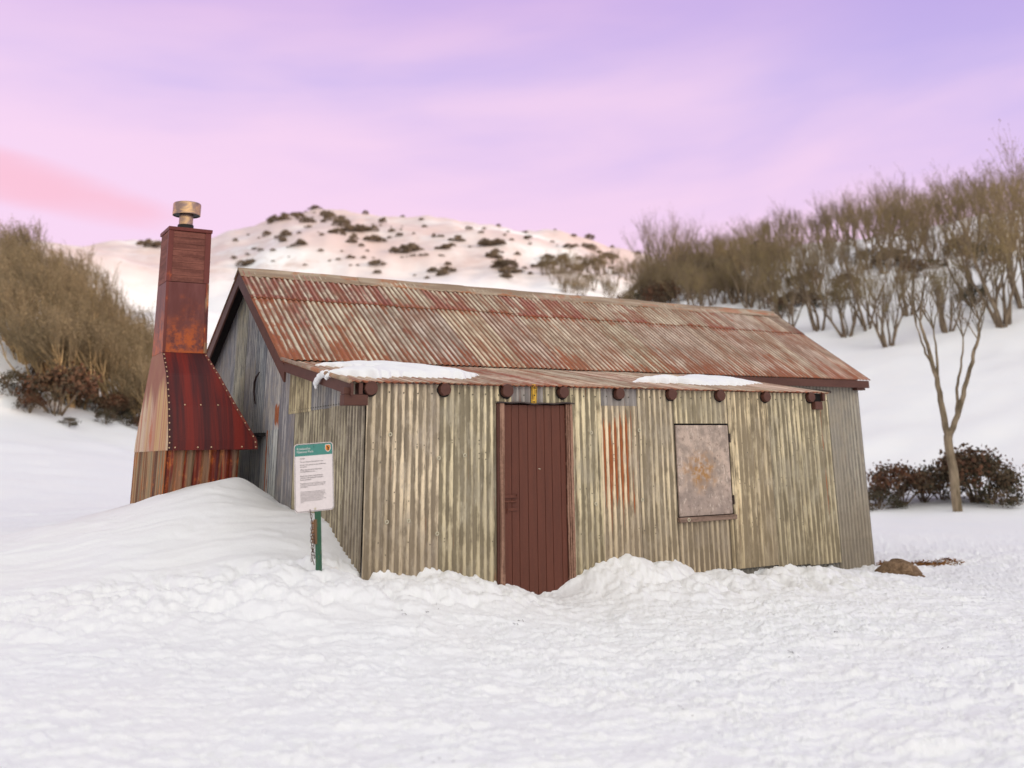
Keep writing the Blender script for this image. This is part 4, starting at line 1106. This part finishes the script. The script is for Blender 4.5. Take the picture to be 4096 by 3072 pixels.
# right ridge: three depths of bare snow gums
for i, xd in enumerate([1725, 1795, 1858, 1905, 1950, 2005, 2085, 2150, 2205, 2260]):
    r = q.uniform(55, 63); g = ground(azx(xd), r)
    place(GUM[i % 4], g, q.uniform(0, 6.28), q.uniform(.72, .98) if xd < 2110 else q.uniform(1.05, 1.2), f'multi-stemmed snow gum in the front row on the right slope, {ORD[i]} from the hut roof', 'tree', 'front row of snow gums on the right slope')
for i, xd in enumerate(range(1500, 2290, 28)):
    r = q.uniform(70, 82); g = ground(azx(xd + q.uniform(-14, 14)), r)
    place(GUM[(i * 3 + 1 + (i // 4)) % 4], g, q.uniform(0, 6.28), q.choice([q.uniform(.45, .65), q.uniform(.65, .92)]) * (1.12 if xd > 2100 else .95), 'grey brown snow gum in the thick of the stand on the right slope', 'tree', 'middle rows of snow gums on the right slope')
for i, xd in enumerate(range(1370, 2290, 22)):
    r = q.uniform(94, 116); g = ground(azx(xd + q.uniform(-12, 12)), r)
    place(GUM[(i * 5 + 2 + (i // 3)) % 4], g, q.uniform(0, 6.28), q.choice([q.uniform(.5, .7), q.uniform(.68, .90)]) * (1.08 if xd > 1800 else .95 if xd > 1520 else .7), 'distant bare snow gum with fine twigs against the sky on the right ridge', 'tree', 'skyline snow gums on the right ridge')
for i, xd in enumerate(range(1290, 1720, 16)):
    r = q.uniform(78, 100); g = ground(azx(xd), r)
    place(GUM[i % 4], g, q.uniform(0, 6.28), q.uniform(.45, .7) * (.75 if xd < 1420 else 1), 'low scrubby snow gum behind the right half of the hut roof', 'tree', 'scrubby snow gums behind the roof')
for i, xd in enumerate(range(1180, 1480, 8)):
    a = azx(xd + q.uniform(-5, 5)); r = at_elev(a, math.degrees(math.atan((1002 - .0184 * xd - q.uniform(590, 640) + max(0, (1300 - xd) * .12)) * 1.8517 / 3950)), 70) or 190
    place(GUM[i % 4], ground(a, r), q.uniform(0, 6.28), q.uniform(.6, 1.1), 'low brown snow gum scrub at the foot of the far hill behind the ridge cap', 'tree', 'scrub trees at the foot of the far hill')
for i in range(95):
    xd = 1215 + 485 * (i + q.uniform(-.4, .4)) / 94; a = azx(xd); roofy = 628 + (xd - 1110) * .094
    r = at_elev(a, math.degrees(math.atan((1002 - .0184 * xd - (roofy - q.uniform(-6, 34))) * 1.8517 / 3950)), 62)
    if r is None or r > 260: continue
    place(GUM[(i * 3) % 4], ground(a, r), q.uniform(0, 6.28), q.uniform(.34, .52) * min(1.5, r / 95), 'low dense snow gum thicket showing just above the right half of the roof', 'tree', 'thicket trees just above the roof line')
# left bank
for r0_, n_, x0_, x1_ in ((40.5, 10, 20, 335), (44, 9, -10, 335), (48, 11, -20, 350), (53, 12, -30, 345), (59, 12, -30, 330)):
    for i in range(n_):
        xd = x0_ + (x1_ - x0_) * (i + q.uniform(-.3, .3)) / (n_ - 1); g = ground(azx(xd), r0_ + q.uniform(-2, 2))
        front_ = r0_ < 43
        place(LEFTG[(i + int(r0_)) % 3], g, q.uniform(-.5, .5), q.uniform(.66, .90) * (1.0 if xd < 280 else .8),
              f'leaning tan-stemmed snow gum at the front of the left bank, {ORD[i]} from the left edge' if front_ else 'olive brown snow gum crowded on the left bank behind the chimney',
              'tree', 'front snow gums on the left bank' if front_ else 'snow gums crowded on the left bank')

# the tall forked gum standing alone on the right
T = MB(); C = MB(); qq = random.Random(5)
def limb(mb, pts, r0, r1, sides=8):
    P_ = [Vector(p) for p in pts]; out = []
    for i in range(len(P_) - 1):
        for k in range(4): out.append(P_[i].lerp(P_[i+1], k / 4) + Vector((qq.gauss(0, .012), qq.gauss(0, .012), 0)))
    out.append(P_[-1]); n_ = len(out); mb.tube(out, [r0 + (r1 - r0) * i / (n_ - 1) for i in range(n_)], sides, caps=False)
limb(T, [(0, 0, -.4), (.02, 0, 1.0), (.0, 0, 1.9)], .135, .115)
limb(T, [(0, 0, 1.9), (-.08, 0, 2.8), (-.12, .05, 3.6), (-.22, .1, 4.3), (-.34, .1, 4.9)], .095, .035)
limb(T, [(0, 0, 1.8), (.30, -.05, 2.4), (.56, -.1, 3.1), (.84, -.1, 3.8), (1.10, -.05, 4.4), (1.24, 0, 4.9)], .085, .03)
limb(T, [(-.10, 0, 3.2), (.0, .1, 3.9), (.04, .2, 4.7)], .05, .02)
limb(T, [(.30, -.05, 2.4), (.42, .1, 3.1), (.70, .3, 3.7), (.86, .3, 4.5)], .05, .02)
limb(T, [(-.12, 0, 3.6), (-.36, 0, 4.2), (-.46, .1, 4.8)], .04, .018)
def sprig(p, d, L, r, lvl):
    e = p + d * L; m_ = p.lerp(e, .5) + Vector((qq.gauss(0, .05), qq.gauss(0, .05), 0)) * L
    C.tube([p, m_, e], [r, r * .8, r * .5], 4 if lvl == 0 else 3, caps=False)
    if lvl < 2:
        for k in range(3):
            a = qq.uniform(0, 6.28); sp = qq.uniform(.2, .6); b0 = p.lerp(e, qq.uniform(.4, 1))
            sprig(b0, (d + Vector((math.cos(a) * sp, math.sin(a) * sp, .25))).normalized(), L * qq.uniform(.55, .8), r * .55, lvl + 1)
    else:
        for k in range(1):
            s = .032 * qq.uniform(.7, 1.4); u = Vector((qq.gauss(0, 1), qq.gauss(0, 1), qq.gauss(0, 1))).normalized(); v = Vector((qq.gauss(0, 1), qq.gauss(0, 1), qq.gauss(0, 1))).normalized()
            pp = p.lerp(e, qq.random()); C.add([pp, pp + u * s, pp + u * s + v * s, pp + v * s], [(0, 1, 2, 3)])
for tip in [(-.34, .1, 4.9), (1.24, 0, 4.9), (.04, .2, 4.7), (.86, .3, 4.5), (-.46, .1, 4.8), (1.10, -.05, 4.4)]:
    for k in range(4):
        a = qq.uniform(0, 6.28); sprig(Vector(tip), Vector((math.cos(a) * .45, math.sin(a) * .45, 1)).normalized(), qq.uniform(.45, .8), .02, 0)
root = empty('snow_gum', ground(azx(2060), 28.6)); T.build('trunk', BARK_P, root, smooth=True); C.build('crown', BARK_P, root)
root.rotation_euler = (0, 0, YAW)
tag(root, 'tall forked snow gum rising alone from dark shrubs right of the hut', 'tree')

# ---- shrubs: domes of many small leaf faces on a few stems
def shrub_proto(seed, w_, h_, mat, n=1500, leaf=.07, umbrella=.0):
    q = random.Random(seed); S = MB(); C = MB()
    cl_ = []
    for i in range(26):
        a = q.uniform(0, 2 * PI); e = q.uniform(umbrella, 1) ** .8; rr_ = math.sqrt(max(0, 1 - e * e)) * q.uniform(.75, 1.05)
        cl_.append(Vector((w_ * rr_ * math.cos(a), w_ * rr_ * math.sin(a), h_ * (.12 + .82 * e * q.uniform(.85, 1.08)))))
    for c in cl_[:12]: S.tube([Vector((q.gauss(0, .06), q.gauss(0, .06), -.2)), c * .5 + Vector((0, 0, -.05)), c], [.03, .02, .008], 4, caps=False)
    for i in range(n):
        c = q.choice(cl_); p = c + Vector((q.gauss(0, .16 * w_), q.gauss(0, .16 * w_), q.gauss(0, .11 * h_)))
        if p.z < -.1: continue
        s = leaf * q.uniform(.6, 1.5); u = Vector((q.gauss(0, 1), q.gauss(0, 1), q.gauss(0, .6))).normalized(); v = u.cross(Vector((q.gauss(0, 1), q.gauss(0, 1), q.gauss(0, 1)))).normalized()
        C.add([p - u * s * .5, p + v * s * .6, p + u * s * .5 + v * s * .3, p + u * s * .2 - v * s * .4], [(0, 1, 2, 3)])
    r = empty('shrub', (0, 0, -500)); S.build('stem', BARK_R, r, smooth=True); C.build('crown', mat, r); return r
SA = shrub_proto(1, 1.0, 1.3, SHRUB, 1700, .085); SBm = shrub_proto(2, 1.0, 1.15, SHRUB_R, 1800, .085, .35); SCm = shrub_proto(3, 1.1, .8, SHRUB, 1300, .08)
SH = [shrub_proto(4 + i, 1.0, .9, SHRUB_H, 750, .16) for i in range(3)]
for (xd, r, s, pr, lab) in [(2105, 30.5, 1.15, SBm, 'largest russet domed shrub at the foot of the lone forked gum'), (2128, 30.4, .9, SA, 'dark green shrub just right of the lone gum trunk'),
                            (2155, 30, .62, SCm, 'small low shrub at the far right end of the shrub clump'), (2030, 30.8, .70, SA, 'dark shrub just left of the lone gum trunk'),
                            (1990, 30.4, .62, SBm, 'low umbrella shaped shrub midway between hut and lone gum'), (1940, 30, .88, SBm, 'russet topped umbrella shrub left of the clump, nearer the hut'),
                            (1902, 30.6, .5, SCm, 'low dark shrub close beside the right hut corner'), (1888, 29.5, .62, SCm, 'shrub half hidden by the right corner of the hut')]:
    place(pr, ground(azx(xd), r), q.uniform(0, 6), s, lab, 'shrub', 'shrubs round the lone gum')
for i, (xd, r, s) in enumerate([(10, 38, 1.0), (48, 37, .8), (110, 37.5, 1.35), (150, 39, .9), (75, 40, 1.0), (185, 39, 1.1), (215, 37.6, .55), (240, 40, 1.0), (262, 38.4, .7), (290, 40, 1.1), (310, 38, .8), (135, 36.4, .5), (35, 42, 1.2), (205, 43, 1.3), (270, 43, 1.3), (325, 42, 1.1), (100, 43, 1.3), (125, 40, 1.2), (170, 41, 1.1), (225, 39, 1.0), (250, 41.5, 1.2), (300, 42, 1.2), (60, 41.5, 1.0), (20, 44, 1.2), (145, 43, 1.4), (190, 45, 1.3), (235, 45, 1.3), (285, 45, 1.3)]):
    place((SA, SBm, SCm)[i % 3] if i != 2 else SBm, ground(azx(xd), r), q.uniform(0, 6), s * (.62 if i != 2 else .95), 'big russet shrub below the trees of the left bank' if i == 2 else 'dark shrub poking through snow at the foot of the left bank', 'shrub', None if i == 2 else 'shrubs along the left bank')
for i, xd in enumerate(list(range(1330, 1790, 17)) + [1830, 1870, 1925, 1980, 2030, 2075, 2140, 2190]):
    r = q.uniform(80, 104) if xd < 1700 else q.uniform(66, 78); g = ground(azx(xd), r)
    place((SA, SH[0], SBm, SCm, SH[1])[i % 5], g, q.uniform(0, 6), q.uniform(1.1, 2.0) if xd < 1700 else q.uniform(.7, 1.3), 'dark low shrub among the trunks of the right slope', 'shrub', 'shrubs among the right-hand snow gums')
for xd, r, s in ((2150, 60, .9),):
    place(SA, ground(azx(xd), r), q.uniform(0, 6), s, 'dark shrub alone on open snow at the far right', 'shrub', 'shrubs on the open snow at the far right')
# scrub dotted over the far snowy hill
HS = [(560,505,2.5),(585,498,3),(620,490,3.2),(640,497,2.4),(690,488,3.2),(712,500,4),(735,515,3.8),(765,522,3.2),(795,530,3),(705,520,2.6),(590,538,2.4),(545,533,2.2),(625,556,2.4),(300,572,3),(270,574,2.6),(840,558,2.2),(880,556,3.2),(870,552,2.6),(955,545,2.6),(985,535,2.4),(1050,538,3.5),(1075,545,3.6),(1065,565,4),(1090,585,4.4),(1105,600,3.6),(960,600,3),(930,603,2.4),(1188,570,3),(1225,580,3.2),(1180,580,2.4),(1262,592,2.8),(1300,585,3),(1330,565,3),(1335,525,2.6),(890,468,2.6),(905,462,2),(1030,466,2.6),(1090,463,2.6),(1160,474,2.6),(1215,490,2.6),(1260,505,2.8),(1305,517,2.8),(740,536,2),(515,483,2),(500,605,3),(800,600,3),(1095,612,3),(1145,520,2.0),(1010,500,1.6),(810,490,1.8),(655,470,1.6),(1240,540,2.2),(1290,545,2.4),(1110,487,1.8),(770,470,1.6),(930,520,1.4),(850,520,1.4)]
q = random.Random(123)
for xd, yd, s in list(HS):
    if s > 2.3:
        for _ in range(q.randint(1, 3)): HS.append((xd + q.uniform(-20, 20), yd + q.uniform(-7, 8), s * q.uniform(.4, .75)))
for i in range(150):
    HS.append((q.uniform(470, 1400), q.uniform(462, 610), q.uniform(.5, 1.35)))
for i, (xd, yd, s) in enumerate(HS):
    el = math.degrees(math.atan((1002 - .0184 * xd - yd) * 1.8517 / 3950 / 1.0)); a = azx(xd); r = at_elev(a, el)
    if r is None or r > 640: continue
    sh_ = place(SH[i % 3], ground(a, r), q.uniform(0, 6), s * r / 430, 'dark scrub clump dotted on the far snowy hill' if s > 1.4 else 'tiny scrub tuft on the far snowy hill', 'shrub', 'scrub clumps on the far hill' if s > 1.4 else 'tiny tufts on the far hill')
    sh_.scale = (sh_.scale[0] * q.uniform(.8, 1.4), sh_.scale[1] * q.uniform(.7, 1.2), sh_.scale[2] * q.uniform(.75, 1.25))
for p_ in GUM + LEFTG + SH + [SA, SBm, SCm]:
    assert p_.name in used

# ================================================================== CAMERA
cd = bpy.data.cameras.new('camera'); cam = bpy.data.objects.new('camera', cd); col.objects.link(cam)
yaw, pit, rol = YAW, .2644, -.0184
fwd = Vector((-math.sin(yaw) * math.cos(pit), math.cos(yaw) * math.cos(pit), math.sin(pit))); rt = Vector((math.cos(yaw), math.sin(yaw), 0)); up = rt.cross(fwd)
r2 = rt * math.cos(rol) + up * math.sin(rol); u2 = up * math.cos(rol) - rt * math.sin(rol)
m4 = Matrix((( r2.x, u2.x, -fwd.x, CAM[0]), (r2.y, u2.y, -fwd.y, CAM[1]), (r2.z, u2.z, -fwd.z, CAM[2]), (0, 0, 0, 1)))
cam.matrix_world = m4
cd.sensor_width = 36; cd.sensor_fit = 'HORIZONTAL'; cd.lens = 3915.58 / 4096 * 36
cd.shift_x = (2048 - 2191.09) / 4096; cd.shift_y = (757.71 - 1536) / 4096
cd.clip_start = .05; cd.clip_end = 5000
cd.dof.use_dof = True; cd.dof.focus_distance = 10.8; cd.dof.aperture_fstop = 34.4 / 37.0
sc.camera = cam

# ================================================================== LIGHT
SUN_EL, SUN_BEAR = R(10.0), R(104)           # low sun off to the right, over the ridge; the valley floor lies in its shade
th = SUN_BEAR - YAW
sdir = Vector((math.sin(th) * math.cos(SUN_EL), math.cos(th) * math.cos(SUN_EL), math.sin(SUN_EL)))
sl = bpy.data.lights.new('sun', 'SUN'); so = bpy.data.objects.new('sun', sl); col.objects.link(so)
sl.energy = 2.4; sl.angle = R(.6); sl.color = (1.0, .72, .52)
so.rotation_euler = sdir.to_track_quat('Z', 'Y').to_euler(); so.location = (0, 0, 60)

wd = bpy.data.worlds.new('World'); sc.world = wd; wd.use_nodes = True
t = NT.__new__(NT); t.t = wd.node_tree; t.t.nodes.clear()
out = t.t.nodes.new('ShaderNodeOutputWorld'); bg = t.t.nodes.new('ShaderNodeBackground')
dirv = t.nd('ShaderNodeTexCoord').outputs['Generated']
sky = t.nd('ShaderNodeTexSky', sky_type='NISHITA'); sky.sun_disc = False; sky.sun_elevation = SUN_EL; sky.sun_rotation = th
e = t.sep(dirv)[2]
u = t.dot(dirv, (math.cos(YAW), math.sin(YAW), 0)); f = t.dot(dirv, (-math.sin(YAW), math.cos(YAW), 0))
mp = t.nd('ShaderNodeCombineXYZ'); t.put(mp.inputs[0], t.math('MULTIPLY', u, 2.0)); t.put(mp.inputs[1], t.math('ADD', t.math('MULTIPLY', e, 7.5), t.math('MULTIPLY', u, -.55))); t.put(mp.inputs[2], f)
cl1 = t.noise(mp.outputs[0], 1.15, 4, .45, .35)
cl2 = t.noise(mp.outputs[0], 3.0, 4, .5, .4)
pink = lin(244, 208, 236); lav = lin(196, 178, 234)
pf = t.math('ADD', t.math('MULTIPLY', t.math('SUBTRACT', cl1, .5), 2.0), t.math('MULTIPLY', t.math('SUBTRACT', cl2, .5), .5))
pf = t.math('ADD', pf, t.math('MULTIPLY_ADD', t.math('SUBTRACT', e, .30), -3.6, .55))
pf = t.math('ADD', pf, t.math('MULTIPLY', u, -.55))
colr = t.mix(t.ss(pf, -.35, 1.0), lav, pink)
colr = t.mix(t.math('MULTIPLY', t.ss(e, .34, .46), .55), colr, lin(202, 166, 224))
colr = t.mix(t.math('MULTIPLY', t.math('MULTIPLY', t.ss(u, .12, .5), t.ss(e, .3, .44)), .8), colr, lin(180, 160, 226))
# salmon bank of cloud low on the left
d1 = t.math('DIVIDE', t.math('ADD', u, .50), .13); d2_ = t.math('DIVIDE', t.math('SUBTRACT', e, t.math('MULTIPLY_ADD', t.math('ADD', u, .5), -.20, .252)), .024)
sal = t.ss(t.math('ADD', t.math('ADD', t.math('MULTIPLY', d1, d1), t.math('MULTIPLY', d2_, d2_)), t.math('MULTIPLY', t.math('SUBTRACT', cl2, .5), 1.6)), 1.6, .1)
colr = t.mix(t.math('MULTIPLY', sal, .75), colr, lin(248, 182, 200))
# the rest of the dome: pale neutral light, plus a glow added behind the view to model the snow
dome = (.68, .69, .73, 1)
colr = t.mix(t.ss(e, .46, .75), colr, dome)
gth = R(150) - YAW
gl = t.dot(dirv, tuple(Vector((math.sin(gth), math.cos(gth), .42)).normalized()))
back_ = t.ss(f, .35, -.35)
colr = t.mix(back_, colr, (.79, .765, .755, 1))
glow = t.math('POWER', t.math('MAXIMUM', gl, 0), 4.0)
g2 = t.mix(glow, (0, 0, 0, 1), (1.48, 1.38, 1.20, 1))
add = t.mix(1.0, colr, g2, 'ADD')
skyc = t.mix(1.0, sky.outputs[0], (.02, .02, .02, 1), 'MULTIPLY')
fin = t.mix(1.0, add, skyc, 'ADD')
t.t.links.new(fin, bg.inputs[0]); bg.inputs[1].default_value = 1.0
t.t.links.new(bg.outputs[0], out.inputs[0])

sc.view_settings.view_transform = 'Standard'; sc.view_settings.look = 'None'; sc.view_settings.exposure = 0; sc.view_settings.gamma = 1
sc.render.engine = 'CYCLES'; sc.cycles.max_bounces = 6; sc.cycles.diffuse_bounces = 4
sc.cycles.use_denoising = True
